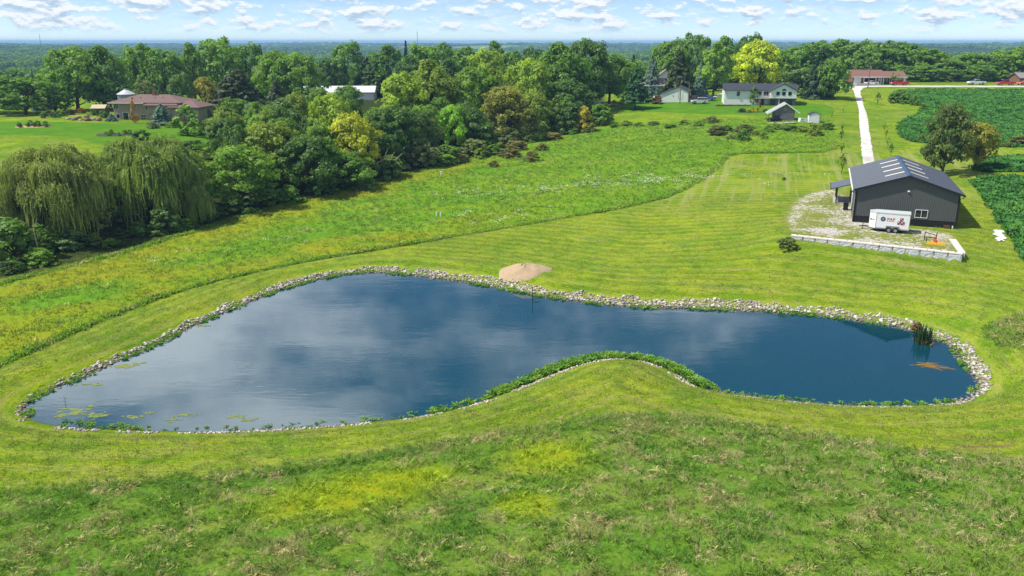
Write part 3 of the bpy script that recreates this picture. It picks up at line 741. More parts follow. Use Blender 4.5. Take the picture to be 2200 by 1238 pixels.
def leaf_quads(C0, N0, size, rs, aspect=1.5, jit=.35):
    """C0 centres, N0 facing; every leaf a four-cornered blade turned its own way"""
    n = len(C0); Nn = N0 / (np.linalg.norm(N0, axis=1)[:, None] + 1e-9)
    r = rs.normal(size=(n, 3)); a = np.cross(Nn, r); a /= np.linalg.norm(a, axis=1)[:, None] + 1e-9; b = np.cross(Nn, a)
    s = (size * rs.uniform(.6, 1.4, n))[:, None]
    fold = Nn * s * rs.uniform(-.3, .3, (n, 1))
    V = np.stack([C0 - a*s*aspect*.5, C0 - b*s*.5*rs.uniform(.6, 1.2, (n, 1)) + fold, C0 + a*s*aspect*.5, C0 + b*s*.5*rs.uniform(.6, 1.2, (n, 1)) + fold], 1).reshape(-1, 3)
    F = np.arange(4 * n, dtype=np.int32).reshape(-1, 4)
    return V, F
def crown_mesh(name, V, F, tint):
    me = mesh_np(name, V, F, LEAF)
    a = me.attributes.new('tint', 'FLOAT', 'FACE'); a.data.foreach_set('value', np.asarray(tint, np.float32))
    return me
def broadleaf(seed, puffs=120, per=70, leaf=.030, shape='round', low=.12):
    """unit tree: crown 1 wide, 1 tall, its foliage in many clumps carried out on the limbs"""
    rs = np.random.default_rng(seed); C0, N0, T = [], [], []
    lob = [(rs.integers(2, 6), rs.uniform(0, 6.28), rs.uniform(.08, .21)) for _ in range(3)]
    tips = []
    k = 0
    while k < puffs:
        t = rs.uniform(0, 1) ** .85
        if shape == 'round': rad = .5 * math.sqrt(max(0, math.sin(math.pi * min(1, .10 + t * .86) ** .9)))
        elif shape == 'tall': rad = .5 * (math.sin(math.pi * min(1, .12 + .86 * t) ** .75)) ** .8
        elif shape == 'bush': rad = .5 * math.sqrt(max(0, 1 - t ** 2.2))
        else: rad = .5 * math.sqrt(max(0, math.sin(math.pi * min(1, .25 + .72 * t))))
        th = rs.uniform(0, 6.283)
        rad *= 1 + sum(a * math.sin(m * th + p + 3 * t) for m, p, a in lob)
        q = rs.uniform(.25, 1.0) ** .5 * .92
        c = np.array([rad * q * math.cos(th), rad * q * math.sin(th), low + (1 - low) * (.04 + .90 * t) + rs.normal(0, .015)])
        pr = rs.uniform(.042, .122) * (1.0 if shape != 'bush' else 1.25); tips.append((c, pr))
        m = int(per * (pr / .09) ** 2 * rs.uniform(.7, 1.2)); u = rs.normal(size=(m, 3)); u[:, 2] += .35; u /= np.linalg.norm(u, axis=1)[:, None]
        r = pr * rs.uniform(.45, 1.05, (m, 1))
        C0.append(c + u * r * np.array([1, 1, .75])); out = np.array([c[0], c[1], (c[2] - .45) * .7])
        N0.append(u * .8 + out * 1.0 + np.array([0, 0, .25]) + rs.normal(0, .45, (m, 3)))
        T.append(np.clip(rs.uniform(.15, .85) + rs.normal(0, .18, m), 0, 1)); k += 1
    V, F = leaf_quads(np.concatenate(C0), np.concatenate(N0), leaf, rs)
    crown = crown_mesh('crown', V, F, np.concatenate(T))
    mb = MB(); top = .62 if shape != 'bush' else .4
    bend = rs.normal(0, .03, 2); pts = [(0, 0, -.03), (bend[0]*.4, bend[1]*.4, low*.7), (bend[0], bend[1], top*.6), (bend[0]*1.4, bend[1]*1.4, top)]
    mb.tube(pts, [.034, .026, .018, .007], 7)
    for i in rs.permutation(len(tips))[:14]:
        c, _ = tips[i]; s = rs.uniform(.22, .6) * min(1, c[2] / .5); b0 = np.array([bend[0]*s*1.5, bend[1]*s*1.5, max(low*.6, s*top)])
        if c[2] < b0[2]: b0[2] = c[2] * .8
        mid = (b0 + c) / 2 + np.array([0, 0, -.02]) + rs.normal(0, .015, 3); mb.tube([b0, mid, c], [.012, .008, .003], 5)
    return mb.mesh('trunk', BARK, True), crown
def conifer(seed, levels=26, droop=.25, leaf=.030, dense=1.0, low=.05, power=.85):
    rs = np.random.default_rng(seed); C0, N0, T = [], [], []; mb = MB(); mb.tube([(0, 0, -.03), (0, 0, .5), (0, 0, .985)], [.026, .016, .003], 7)
    for i in range(levels):
        t = (i + rs.uniform(0, .8)) / levels; z = low + (1 - low) * t; rad = .5 * (1 - t) ** power * rs.uniform(.82, 1.1) + .012
        nb = max(4, int(13 * (1 - t) + 4)); ph = rs.uniform(0, 6.28)
        for j in range(nb):
            th = ph + 6.283 * j / nb + rs.normal(0, .15); r1 = rad * rs.uniform(.75, 1.12); dz = -droop * r1 * rs.uniform(.5, 1.3)
            m = max(5, int(42 * dense * r1 / .3)); s = rs.uniform(.12, 1, m) ** .8
            side = rs.normal(0, .022 + .05 * r1, m) * (1.15 - s * .7)
            x = np.cos(th) * s * r1 - np.sin(th) * side; y = np.sin(th) * s * r1 + np.cos(th) * side
            zz = z + dz * s ** 1.4 + rs.normal(0, .007, m)
            C0.append(np.c_[x, y, zz]); N0.append(np.c_[np.cos(th) * .5 + rs.normal(0, .4, m), np.sin(th) * .5 + rs.normal(0, .4, m), np.full(m, .8)]); T.append(np.clip(rs.uniform(.2, .7) + rs.normal(0, .15, m), 0, 1))
            if j % 3 == 0: mb.tube([(0, 0, z), (math.cos(th) * r1 * .7, math.sin(th) * r1 * .7, z + dz * .6)], [.006, .002], 4)
    V, F = leaf_quads(np.concatenate(C0), np.concatenate(N0), leaf, rs, 2.2)
    return mb.mesh('trunk', BARK, True), crown_mesh('crown', V, F, np.concatenate(T))
def willow(seed, strands=5000):
    rs = np.random.default_rng(seed); V, F, T = [], [], []; mb = MB()
    fork = [np.array([rs.normal(0, .06), rs.normal(0, .06), .30])]
    mb.tube([(0, 0, -.03), tuple(fork[0] * .6), tuple(fork[0])], [.045, .036, .03], 8)
    heads = []
    for i in range(84):
        th = rs.uniform(0, 6.28); q = rs.uniform(.08, 1) ** .55; rad = .45 * q * rs.uniform(.85, 1.06)
        zt = .50 + .46 * math.sqrt(max(0, 1 - (q * .95) ** 2)) - rs.uniform(0, .12) + .05 * math.sin(3 * th)
        if i >= 64: rad = .45 * rs.uniform(.55, 1.0); zt = rs.uniform(.30, .55)
        c = np.array([rad * math.cos(th), rad * math.sin(th), zt]); heads.append(c)
        if i < 64 and i % 2: mb.tube([fork[0], fork[0] * .5 + c * .5 + np.array([0, 0, .05]), c], [.018, .011, .004], 5)
    per = strands // len(heads)
    for c in heads:
        tn = rs.uniform(.2, .8); lf = rs.uniform(.45, 1.35)
        for k in range(per):
            a = rs.uniform(0, 6.28); r = .085 * math.sqrt(rs.random()); p = c + np.array([r * math.cos(a), r * math.sin(a), .05 * (1 - (r / .085) ** 2) + rs.normal(0, .01)])
            out = np.array([math.cos(a), math.sin(a), 0]) * .025 + np.array([c[0], c[1], 0]) * .06
            ln = lf * rs.uniform(.09, .38) * (.55 + .5 * np.hypot(c[0], c[1]) / .44); n = 6
            w = rs.uniform(.0032, .0065); d = rs.uniform(0, 3.14); wx, wy = w * math.cos(d), w * math.sin(d); k0 = len(V)
            for j in range(n + 1):
                s = j / n; q = p + out * (1 - (1 - s) ** 2.2) - np.array([0, 0, ln * s ** 1.25]) + rs.normal(0, .0055, 3)
                ww = (1.0 if 0 < j < n else .35)
                V += [(q[0] - wx * ww, q[1] - wy * ww, q[2]), (q[0] + wx * ww, q[1] + wy * ww, q[2])]
            for j in range(n): F.append((k0+2*j, k0+2*j+1, k0+2*j+3, k0+2*j+2)); T.append(min(1, max(0, tn + rs.normal(0, .2))))
    Va = np.array(V); pick = rs.choice(len(Va), 15000, replace=False); C1 = Va[pick] + rs.normal(0, .010, (15000, 3))       # small leaves along the withes
    V2, F2 = leaf_quads(C1, rs.normal(0, 1, (15000, 3)) + (0, 0, .4), .013, rs, 2.4)
    return mb.mesh('trunk', BARK, True), crown_mesh('crown', np.r_[Va, V2], np.r_[np.array(F, np.int32), F2 + len(Va)], np.r_[T, np.clip(rs.normal(.5, .2, 15000), 0, 1)])

KIND = {}
for i in range(5): KIND[f'near{i}'] = broadleaf(100 + i, 150, 68, .030, ('round', 'flat', 'round', 'tall', 'round')[i], (.14, .10, .16, .12, .12)[i])
for i in range(5): KIND[f'far{i}'] = broadleaf(200 + i, 105, 40, .042, ('round', 'tall', 'round', 'flat', 'tall')[i], (.08, .08, .14, .10, .16)[i])
for i in range(4): KIND[f'bush{i}'] = broadleaf(300 + i, 60, 34, .060, 'bush', .0)
for i in range(2): KIND[f'airy{i}'] = broadleaf(350 + i, 46, 40, .040, 'round', .25)
KIND['spruce0'] = conifer(400, 28, .30, .036, .9); KIND['spruce1'] = conifer(401, 24, .42, .044, .75, power=.75)
KIND['pine0'] = conifer(402, 15, -.10, .040, 1.3, .16, .55)
KIND['column0'] = broadleaf(403, 70, 42, .055, 'tall', .03)
KIND['willow0'] = willow(500); KIND['willow1'] = willow(501)
KIND['sapling0'] = broadleaf(360, 26, 26, .075, 'tall', .32); KIND['sapling1'] = broadleaf(361, 22, 26, .075, 'round', .38)

def plant(name, kind, X, Y, w, h, col, label, cat='tree', group=None, rz=None, z=None, rs=random):
    tr, cr = KIND[kind]
    o = thing(name, label, cat, (X, Y, (gz(X, Y) if z is None else z) - .05), rs.uniform(0, 6.28) if rz is None else rz, group, (w, w, h))
    for nm, me in (('trunk', tr), ('crown', cr)):
        c = obj(nm, me, o); c.color = (*col, 1.0)
    return o
def at_px(name, kind, px, top, wpx, Y, col, label, cat='tree', group=None, grow=1.0):
    """a tree whose crown is seen wpx wide around px, its top at picture height top, standing Y metres away"""
    X, _, ztop = at_y(px, top, Y); zb = gz(X, Y); h = max(.5, ztop - zb)
    w = wpx * dep_of(Y, ztop) / FPX * grow
    if kind[:4] == 'bush': w = min(w, 1.9 * h)
    return plant(name, kind, X, Y, w, h * 1.02, col, label, cat, group)
# leaf colours (base colours, as the leaves themselves are)
DK, GR, MG, OL, YG, LM, BG, RU, YL, GG, SP1, BS = (L(64,98,40,.88), L(78,116,42,.88), L(90,128,44,.88), L(98,124,46,.88), L(112,142,42,.88), L(108,154,42,.88), L(78,110,62,.88), L(106,118,50,.86), L(132,148,40,.88), L(92,112,70,.85), L(40,70,40,.8), L(92,124,122,.85))
WI, WI2 = L(108,128,70,.86), L(102,128,66,.86)
T = at_px
# -- the valley edge
T('willow_tree','willow0',100,316,222,116,WI,'broad weeping willow with a bare forked trunk above thicket shrubs')
T('willow_tree','willow1',312,292,222,128,WI2,'tall weeping willow whose long fronds hang over the valley meadow')
T('willow_tree','willow1',0,352,120,112,WI,'weeping willow partly hidden behind the forked willow')
T('willow_tree','willow0',425,402,60,126,WI2,'small drooping willow at the meadow side of the tall willow')
for a in [('broadleaf_tree','near0',505,318,165,137,MG,'mid-green tree beside the tall weeping willow'),
 ('broadleaf_tree','near1',575,262,160,150,OL,'olive tree with a bronze-tinged flat top in the valley wood'),
 ('broadleaf_tree','near2',655,296,140,147,DK,'dark green tree in shade between the olive and the golden trees'),
 ('broadleaf_tree','near3',605,216,120,176,BG,'blue-green tree rising behind the bronze-topped olive tree'),
 ('broadleaf_tree','near2',684,190,62,238,MG,'small green tree before the near gable of the white long barn'),
 ('broadleaf_tree','near0',745,186,74,236,GR,'thin-crowned green tree right before the white long barn'),
 ('broadleaf_tree','near0',705,207,115,174,YG,'yellow-green tree just before the white roofed long barn'),
 ('broadleaf_tree','near4',752,246,125,161,YL,'golden-yellow tree standing out of the valley wood'),
 ('broadleaf_tree','near2',738,328,135,152,GR,'low green tree at the meadow edge under the golden tree'),
 ('broadleaf_tree','near0',845,232,120,171,DK,'dark green tree above the fallen dead limbs'),
 ('broadleaf_tree','near4',862,160,125,198,YG,'yellow-green tree overhanging the end of the white long barn'),
 ('broadleaf_tree','near3',925,134,150,206,OL,'tall olive-green tree with pale stems showing in the wood'),
 ('broadleaf_tree','near1',1020,144,125,212,MG,'mid-green spreading tree behind the bright lime tree'),
 ('broadleaf_tree','near2',972,228,76,188,LM,'bright lime-green rounded tree in the valley wood'),
 ('broadleaf_tree','near4',890,244,105,178,GG,'grey-green tree beside the bright lime tree'),
 ('broadleaf_tree','near1',1085,186,125,204,RU,'flat-topped tree turning rust over a visible dark trunk'),
 ('broadleaf_tree','near3',1060,152,100,219,OL,'olive tree behind the rust-turning flat-topped tree'),
 ('broadleaf_tree','near0',1140,132,115,228,YG,'sunlit yellow-green tree at the crest of the valley wood'),
 ('broadleaf_tree','near3',1200,97,160,241,GR,'huge domed green tree at the crest of the valley wood'),
 ('broadleaf_tree','near0',1262,90,135,252,DK,'huge dark green tree with ragged top beside the domed one'),
 ('broadleaf_tree','near4',1222,172,120,228,DK,'dark tree under the huge domed green tree'),
 ('broadleaf_tree','near2',1312,118,110,263,GR,'tall green tree above the shaded yard of the green house'),
 ('broadleaf_tree','far0',1352,132,90,285,MG,'green tree behind the lone white pine'),
 ('broadleaf_tree','near1',1140,200,105,214,OL,'olive tree beside the rust-turning flat-topped tree'),
 ('broadleaf_tree','near4',1010,232,90,192,DK,'dark green tree between the lime tree and the rust tree'),
 ('broadleaf_tree','near2',810,262,90,168,DK,'shaded dark tree beside the golden-yellow tree'),
 ('broadleaf_tree','near3',690,300,110,151,GR,'green tree in front of the yellow-green tree near the barn')]: T(*a)
# -- shrubs along that edge
_names = [(DK,'dark green'),(GR,'green'),(MG,'fresh green'),(OL,'olive'),(BG,'blue-green'),(GG,'grey-green'),(YG,'yellow-green'),(SP1,'blackish green'),(YL,'yellow')]
def shrub_label(px, top, w, c):
    where = [(60,'at the foot of the leaning snag'),(110,'in front of the bare dead sapling'),(170,'beside the forked willow trunk'),(260,'below the sparse shrub between willows'),(320,'before the tall willow trunk'),(370,'in the shade of the tall willow'),(420,'under the tall willow fronds'),(470,'beside the small drooping willow'),(530,'under the mid-green tree by the willow'),(590,'below the bronze-topped olive tree'),(660,'under the shaded dark tree'),(720,'left uncut before the golden tree'),(800,'under the golden-yellow tree'),(870,'beneath the fallen dead limbs'),(930,'below the grey-green tree'),(990,'below the bright lime tree'),(1035,'between lime and rust trees'),(1085,'under the rust-turning tree'),(1130,'past the rust-turning tree'),(1170,'near the brush clumps'),(1205,'below the huge domed tree'),(1240,'touching the golden bush'),(9999,'beyond the golden bush tip')]
    return f"{'large' if w > 85 else 'small'} {'tall' if top < 300 and px < 1000 else 'leafy'} {next((n for k, n in _names if k == c), 'green')} thicket shrub {next(q for l, q in where if px < l)}"
rsb = np.random.default_rng(3)
for px, top, w, Y, c, k in [(15,470,120,104,GR,0),(85,535,105,103,MG,1),(150,492,110,111,BG,2),(20,560,90,99,DK,3),(236,512,90,112,GR,0),(292,478,95,118,DK,1),(352,445,75,121,DK,2),(395,470,90,122,GR,3),(440,430,70,128,DK,0),(120,470,80,113,OL,1),
 (555,385,110,138,DK,0),(620,400,90,141,GR,1),(690,385,90,146,DK,2),(770,355,70,152,GR,3),(835,333,70,160,GR,0),(900,300,85,171,GG,1),(960,312,80,174,GR,2),(1020,300,85,182,GG,3),(1072,306,60,188,OL,0),(500,420,90,133,DK,1),
 (60,430,90,124,GR,0),(150,440,80,128,MG,1),(215,450,90,126,GR,2),(265,440,80,132,OL,3),(330,430,80,138,GR,0),(400,420,80,140,MG,1),(20,440,90,128,MG,2),(110,500,70,110,GR,3),(200,500,80,114,OL,0),(255,490,70,120,GR,1),(330,490,60,121,BG,2),(60,500,80,108,MG,3),
 (1185,232,55,216,GR,2),(1222,218,62,214,DK,3),(1290,224,60,222,GR,0),(1160,262,60,206,OL,1),(1100,278,70,198,GG,2),(1040,262,70,190,DK,3),(1195,208,50,225,OL,0)]:
    T('thicket_shrub', f'bush{k}', px, top, w, Y, c, shrub_label(px, top, w, c), 'shrub', 'thicket shrubs of the valley wood')
T('thicket_shrub','airy0',190,418,85,115,GG,'sparse grey-green shrub standing between the two weeping willows','shrub')
T('golden_shrub','bush1',1256,232,48,214,L(140,142,44,.80),'golden-yellow bush at the far tip of the valley wood','shrub')
for px, top, w, Y in [(1142,326,62,172),(1100,318,50,178),(1165,308,40,186),(1060,345,34,168)]:
    T('weed_bush','bush2',px,top,w,Y,L(102,106,60,.7),'low brownish brush clump in the meadow by the wood','shrub','brush clumps in the meadow')
for k, (px, py) in enumerate([(1318,268),(1345,264),(1372,266),(1405,262),(1440,268),(1470,262),(1500,265),(1530,258),(1560,275),(1625,284),(1650,278),(1672,272),(1698,274),(1722,278),(1640,292),(1575,292),(1775,272)]):
    X, Y = on_ground(px, py + 6); w = rsb.uniform(2.6, 5.0); plant('brush_clump', f'bush{k % 4}', X, Y, w, rsb.uniform(.8, 1.7), (GR, OL, MG, GG)[k % 4], 'low green brush clump in the rough strip below the white house lawn', 'shrub', 'brush strip below the white house lawn')
for k, (px, py) in enumerate([(1030,336),(1060,328),(1088,330),(1112,318),(1128,302),(1150,300),(1172,290),(1190,296),(1208,282),(1232,284),(1262,280),(990,344),(960,350),(1010,330)]):
    X, Y = on_ground(px, py + 4); w = rsb.uniform(3.0, 6.0); plant('brush_clump', f'bush{(k + 1) % 4}', X, Y, w, rsb.uniform(1.2, 2.6), (OL, GR, GG, L(108,112,62,.78))[k % 4], 'loose olive brush spilling from the wood edge into the meadow', 'shrub', 'brush along the wood edge')
for k, (px, py) in enumerate(zip(rsb.uniform(-120, 1200, 64), rsb.uniform(0, 1, 64))):       # trees deep in the wood
    base = np.interp(px, [0, 250, 450, 600, 800, 950, 1130, 1300], [100, 112, 128, 140, 158, 175, 199, 222])
    Y = base + 7 + py * (42 if px > 430 else 14); X = (px - 1100) / FPX * Y * 1.03
    plant('broadleaf_tree', f'near{k % 5}', X, Y, rsb.uniform(6, 9), rsb.uniform(7.5, 11.5) * (.72 if px < 470 else 1), (DK, GR, OL, MG)[k % 4], 'green tree standing deep inside the valley wood', 'tree', 'trees deep in the valley wood')
# -- yard of the tan hip-roofed house
T('spruce_tree','spruce0',343,222,62,203,BS,'plump blue spruce in front of the tan hip-roofed house')
T('broadleaf_tree','column0',396,226,78,188,MG,'pyramid-shaped green tree at the lawn corner of the tan house')
T('spruce_tree','spruce1',238,244,32,210,BS,'small round blue spruce beside the tan house corner','shrub')
for px, top, w, Y, c, k in [(447,232,30,200,SP1,'spruce0'),(500,212,76,216,GR,'far0'),(545,220,56,212,BG,'far2'),(430,262,34,190,GG,'far1'),(470,268,52,184,OL,'bush0'),(500,262,40,190,DK,'spruce1'),(365,262,30,198,OL,'bush1'),(328,262,34,196,GG,'bush2'),(300,280,60,172,DK,'bush3'),(450,255,36,196,GR,'far2'),(410,300,60,170,BG,'far0'),(455,300,60,164,GR,'far3')]:
    T('yard_tree',k,px,top,w,Y,c,f"{'slim' if w < 45 else 'rounded'} {next((n for q, n in _names if q == c), 'green')} yard {'conifer' if k[0] == 's' else 'shrub' if k[0] == 'b' else 'tree'} {next(q for l, q in ((315,'beside the dark mulch bed'),(340,'in front of the plump blue spruce'),(380,'between blue spruce and pyramid tree'),(420,'below the pyramid-shaped tree'),(440,'by the tan house garage corner'),(449,'at the tan house garage door'),(452,'near the vine-wrapped pole'),(460,'downhill of the garage'),(480,'in front of the vine-wrapped pole'),(520,'past the vine-wrapped pole'),(9999,'farther past the vine-wrapped pole')) if px < l)}",'tree','yard plantings of the tan house')
T('poplar_shrub','column0',282,214,16,206,L(150,130,70,.85),'slim tan-leaved columnar tree against the tan house wall')
for a in [('broadleaf_tree','far0',40,165,160,232,GR,'broad green tree at the lawn edge beyond the far willow'),
 ('broadleaf_tree','far2',-30,172,140,238,MG,'green tree next to the broad one at the lawn edge'),
 ('broadleaf_tree','near0',148,106,140,246,MG,'giant twin-crowned tree towering beside the tan house'),
 ('broadleaf_tree','near3',208,103,130,250,GR,'giant green tree paired with the twin-crowned one'),
 ('broadleaf_tree','far0',110,190,90,238,GR,'shaded green tree at the foot of the giant pair'),
 ('broadleaf_tree','far1',255,180,90,246,DK,'dark tree over the low shed by the tan house'),
 ('broadleaf_tree','far3',292,95,100,268,MG,'tall round-topped tree directly behind the grain bin'),
 ('broadleaf_tree','far0',345,108,110,266,GR,'tall green tree over the tan house roof'),
 ('broadleaf_tree','far4',408,94,70,276,GR,'narrow tall green tree over the tan house garage'),
 ('broadleaf_tree','far2',465,84,115,288,MG,'highest bright tree in the line behind the tan house'),
 ('broadleaf_tree','far0',525,96,100,290,GR,'green tree next to the highest one behind the tan house'),
 ('spruce_tree','spruce1',557,97,44,300,SP1,'dark conifer spire between the green trees behind the tan house'),
 ('broadleaf_tree','near4',590,112,110,262,MG,'large bright green tree shading the farm yard'),
 ('broadleaf_tree','near0',640,118,110,258,MG,'large bright green tree at the gable of the long barn'),
 ('spruce_tree','pine0',505,150,120,237,L(66,84,56,.8),'dark spreading pine by the vine-covered pole'),
 ('spruce_tree','spruce1',592,172,80,236,L(60,80,48,.8),'dark spruce in front of the farm yard machines'),
 ('broadleaf_tree','far3',435,166,66,238,L(122,128,52,.85),'small olive crab tree behind the tan house garage'),
 ('broadleaf_tree','far0',385,158,60,236,BG,'blue-grey leaved tree behind the tan house'),
 ('broadleaf_tree','far2',306,172,56,238,GG,'small grey-green tree beside the grain bin'),
 ('spruce_tree','spruce0',67,148,28,246,BS,'slim blue spruce poking up behind the broad lawn-edge tree')]: T(*a)
# -- the row behind the long barn
for px, top, w, Y, c, k in [(742,92,95,326,GR,'far0'),(700,128,80,322,DK,'far2'),(785,122,80,324,SP1,'spruce1'),(830,98,105,326,GR,'far4'),(800,130,70,320,DK,'pine0'),(905,96,90,318,MG,'far0'),(950,95,90,325,GR,'far2'),(1000,102,90,312,GR,'far3'),(1046,106,86,292,YG,'far0'),(1062,90,80,332,GR,'far1'),(1100,112,80,305,GR,'far2'),(960,128,90,290,DK,'far4'),(880,120,90,300,DK,'far1'),(1105,140,70,270,DK,'far3'),(1150,104,80,320,DK,'far0')]:
    T('spruce_tree' if k[0] in 'sp' else 'broadleaf_tree',k,px,top,w,Y,c,f"{'tall' if top < 110 else 'low'} {next((n for q, n in _names if q == c), 'green')} {'conifer' if k[0] in 'sp' else 'tree'} {next(q for l, q in ((720,'behind the long barn gable'),(770,'over the long barn roof'),(815,'past the long barn roof middle'),(860,'over the far end of the long barn'),(890,'before the thin conifer spire'),(930,'next to the thin conifer spire'),(975,'behind the tall olive-green tree'),(1030,'behind the spreading mid-green tree'),(1055,'in front of the row crest'),(1090,'at the row crest'),(1103,'behind the sunlit crest tree'),(1120,'low behind the sunlit crest tree'),(9999,'next to the huge domed tree')) if px < l)}",'tree','row of trees behind the long barn')
T('spruce_tree','spruce0',871,87,30,340,SP1,'thin conifer spire topping the row behind the long barn')
# -- around the hilltop houses
for a in [('pine_tree','pine0',1368,146,66,246,L(46,92,50,.85),'lone white pine on the lawn beside the white garage'),
 ('spruce_tree','spruce0',1402,116,54,278,BS,'blue spruce behind the grey-roofed green garage'),
 ('spruce_tree','spruce1',1362,118,40,290,SP1,'dark spruce between the lone pine and blue spruce'),
 ('spruce_tree','spruce1',1462,104,90,272,L(56,78,36,.8),'large dark drooping spruce behind the white garage'),
 ('spruce_tree','spruce0',1508,132,38,276,BS,'narrow blue spruce beside the drooping dark spruce'),
 ('broadleaf_tree','far4',1540,92,84,278,L(104,142,56,.86),'pale weeping-habit tree over the gravel parking apron'),
 ('broadleaf_tree','near4',1632,89,116,284,L(146,170,34,.80),'glowing yellow maple behind the white gabled house'),
 ('spruce_tree','spruce1',1768,104,84,262,SP1,'tall dark spruce between the white house and driveway'),
 ('broadleaf_tree','far2',1797,124,70,257,GR,'leaning tree with bare lower trunk beside the driveway'),
 ('broadleaf_tree','far0',1728,148,86,270,BG,'dull green tree behind the white gabled house'),
 ('broadleaf_tree','far1',1622,186,22,248,GR,'small green tree in front of the white house deck'),
 ('broadleaf_tree','sapling1',1924,156,22,297,MG,'small round tree before the brown-roofed ranch house')]: T(*a)
for px, top, w, Y, c, k in [(1440,86,100,302,GR,'far0'),(1492,75,90,312,GR,'far2'),(1562,80,90,314,GR,'far4'),(1612,75,80,322,DK,'far0'),(1420,120,70,300,MG,'far3'),(1680,112,95,296,GR,'far2'),(1590,110,80,305,DK,'far0')]:
    T('broadleaf_tree',k,px,top,w,Y,c,f"tall {next((n for q, n in _names if q == c), 'green')} tree {next(q for l, q in ((1430,'beside the blue spruce behind the sage-green building'),(1460,'behind the drooping dark spruce'),(1510,'over the narrow blue spruce'),(1575,'over the pale weeping tree'),(1600,'between pale weeping tree and yellow maple'),(1640,'rising behind the yellow maple'),(9999,'on the house side of the yellow maple')) if px < l)}",'tree','shelter row behind the white house')
def cname(c): return {DK:'dark green',GR:'green',MG:'fresh green',OL:'olive',YG:'yellow-green',LM:'lime green',BG:'blue-green',RU:'rusty',YL:'yellow',GG:'grey-green',SP1:'blackish green',BS:'blue'}.get(c,'green')
def hilltop_label(px, top, c, k):
    where = [(1740,'above the white house roof ridge'),(1790,'behind the tall dark spruce'),(1830,'beyond the driveway mouth'),(1865,'over the ranch garage roof'),(1905,'over the ranch roof middle'),(1950,'behind the ranch wing'),(1995,'next to the ranch wing end'),(2040,'between ranch wing and white pickup'),(2075,'nearer the ranch behind the white pickup'),(2105,'directly behind the white pickup'),(2140,'between white and red pickups'),(2185,'behind the second red pickup'),(2230,'over the grey roofed house end'),(9999,'past the grey roofed house end')]
    return f"{'low' if top > 125 else 'tall'} {cname(c)} {'conifer' if k[0] == 's' else 'tree'} {next(w for l, w in where if px < l)}"
for px, top, w, Y, c, k in [(1715,98,100,312,GR,'far0'),(1760,90,100,320,GR,'far2'),(1805,86,100,318,MG,'far4'),(1845,88,100,316,GR,'far0'),(1885,92,100,314,MG,'far3'),(1925,90,100,318,GR,'far2'),(1965,98,95,314,GR,'far0'),(2005,106,90,310,MG,'far4'),(2045,126,90,306,GR,'far2'),(2085,116,90,308,GR,'far0'),(2125,118,80,304,DK,'far3'),(2165,108,100,306,MG,'far0'),(2212,100,100,306,GR,'far2'),(1985,140,84,296,GR,'far3'),(2020,152,60,294,BG,'spruce1'),(2060,150,70,297,DK,'far0'),(2110,140,80,296,GR,'far2'),(2260,110,100,304,GR,'far4'),(1860,128,60,302,DK,'far2'),(1945,140,60,299,GR,'far0'),(2155,150,60,298,MG,'far1')]:
    T('spruce_tree' if k[0] == 's' else 'broadleaf_tree',k,px,top,w*1.04,Y+24,c,hilltop_label(px,top,c,k),'tree','row of trees along the hilltop road')
# -- by the shed and along the lane
T('broadleaf_tree','near0',2045,228,104,139,L(70,92,44,.85),'large dull-green tree standing alone behind the metal shed')
T('broadleaf_tree','near2',2108,264,92,143,L(112,122,46,.86),'rounder tree turning orange beside the lone dull-green one')
for px, top, w, Y in [(2195,290,64,168),(2240,285,60,170),(2170,305,40,166)]:
    T('hedge_shrub','bush0',px,top,w,Y,L(90,100,56,.82),'grey-green hedge bush at the crop edge behind the shed trees','shrub','hedge bushes at the crop edge')
for px, top, w, Y, k in [(1926,196,34,246,0),(1948,200,30,244,1),(1966,205,24,240,2),(1985,222,20,228,3),(1942,196,22,250,1)]:
    T('wild_shrub',f'bush{k}',px,top,w,Y,GR,'wild shrub in the rough corner notched into the soybean field','shrub','wild shrubs in the field notch')
for px, py, h, w, k, c, s in [(1808,372,40,22,'sapling0',OL,'largest'),(1807,330,24,14,'sapling1',GR,''),(1807,303,24,14,'sapling0',GR,''),(1809,285,22,9,'sapling1',RU,''),(1885,226,27,15,'sapling0',GR,''),(1900,283,20,10,'sapling1',OL,''),(1903,298,20,8,'sapling0',RU,''),(1907,318,24,9,'sapling1',OL,''),(1913,336,30,12,'sapling0',GR,'')]:
    X, Y = on_ground(px, py); d = dep_of(Y, gz(X, Y))
    lab = 'young staked lane tree with yellowing leaves nearest the shed canopy' if s else 'young staked tree planted in line along the gravel driveway'
    plant('young_tree', k, X, Y, w * d / FPX, h * d / FPX, c, lab, 'tree', 'young trees along the driveway')
for px, py, h, w, k, c, lab in [(1694,532,22,44,'bush1',L(84,108,52,.8),'weedy bush at the low end of the block wall'),(1684,388,8,9,'bush0',DK,'tiny dark juniper alone in the mown field'),
  (1595,303,26,32,'bush2',GR,'rounded green bush at the edge of the middle meadow'),(1748,292,26,32,'bush3',OL,'olive bush in the weeds below the white shed'),(1540,290,20,50,'bush0',L(80,92,56,.75),'dark brushy weed patch in the middle meadow'),(1600,286,18,56,'bush1',L(84,98,56,.75),'grey weed patch behind the rounded meadow bush'),
  (1605,216,9,14,'bush2',L(80,60,54,.8),'dark purple-leaved bush against the white house'),(1411,223,18,30,'bush3',L(110,92,64,.8),'brownish shrub hiding the small white hutch'),(1970,712,18,28,'bush1',L(122,112,72,.6),'dry brown weeds on the stones behind the cattails')]:
    X, Y = on_ground(px, py); d = dep_of(Y, gz(X, Y)); plant('low_bush', k, X, Y, w * d / FPX, h * d / FPX, c, lab, 'bush')

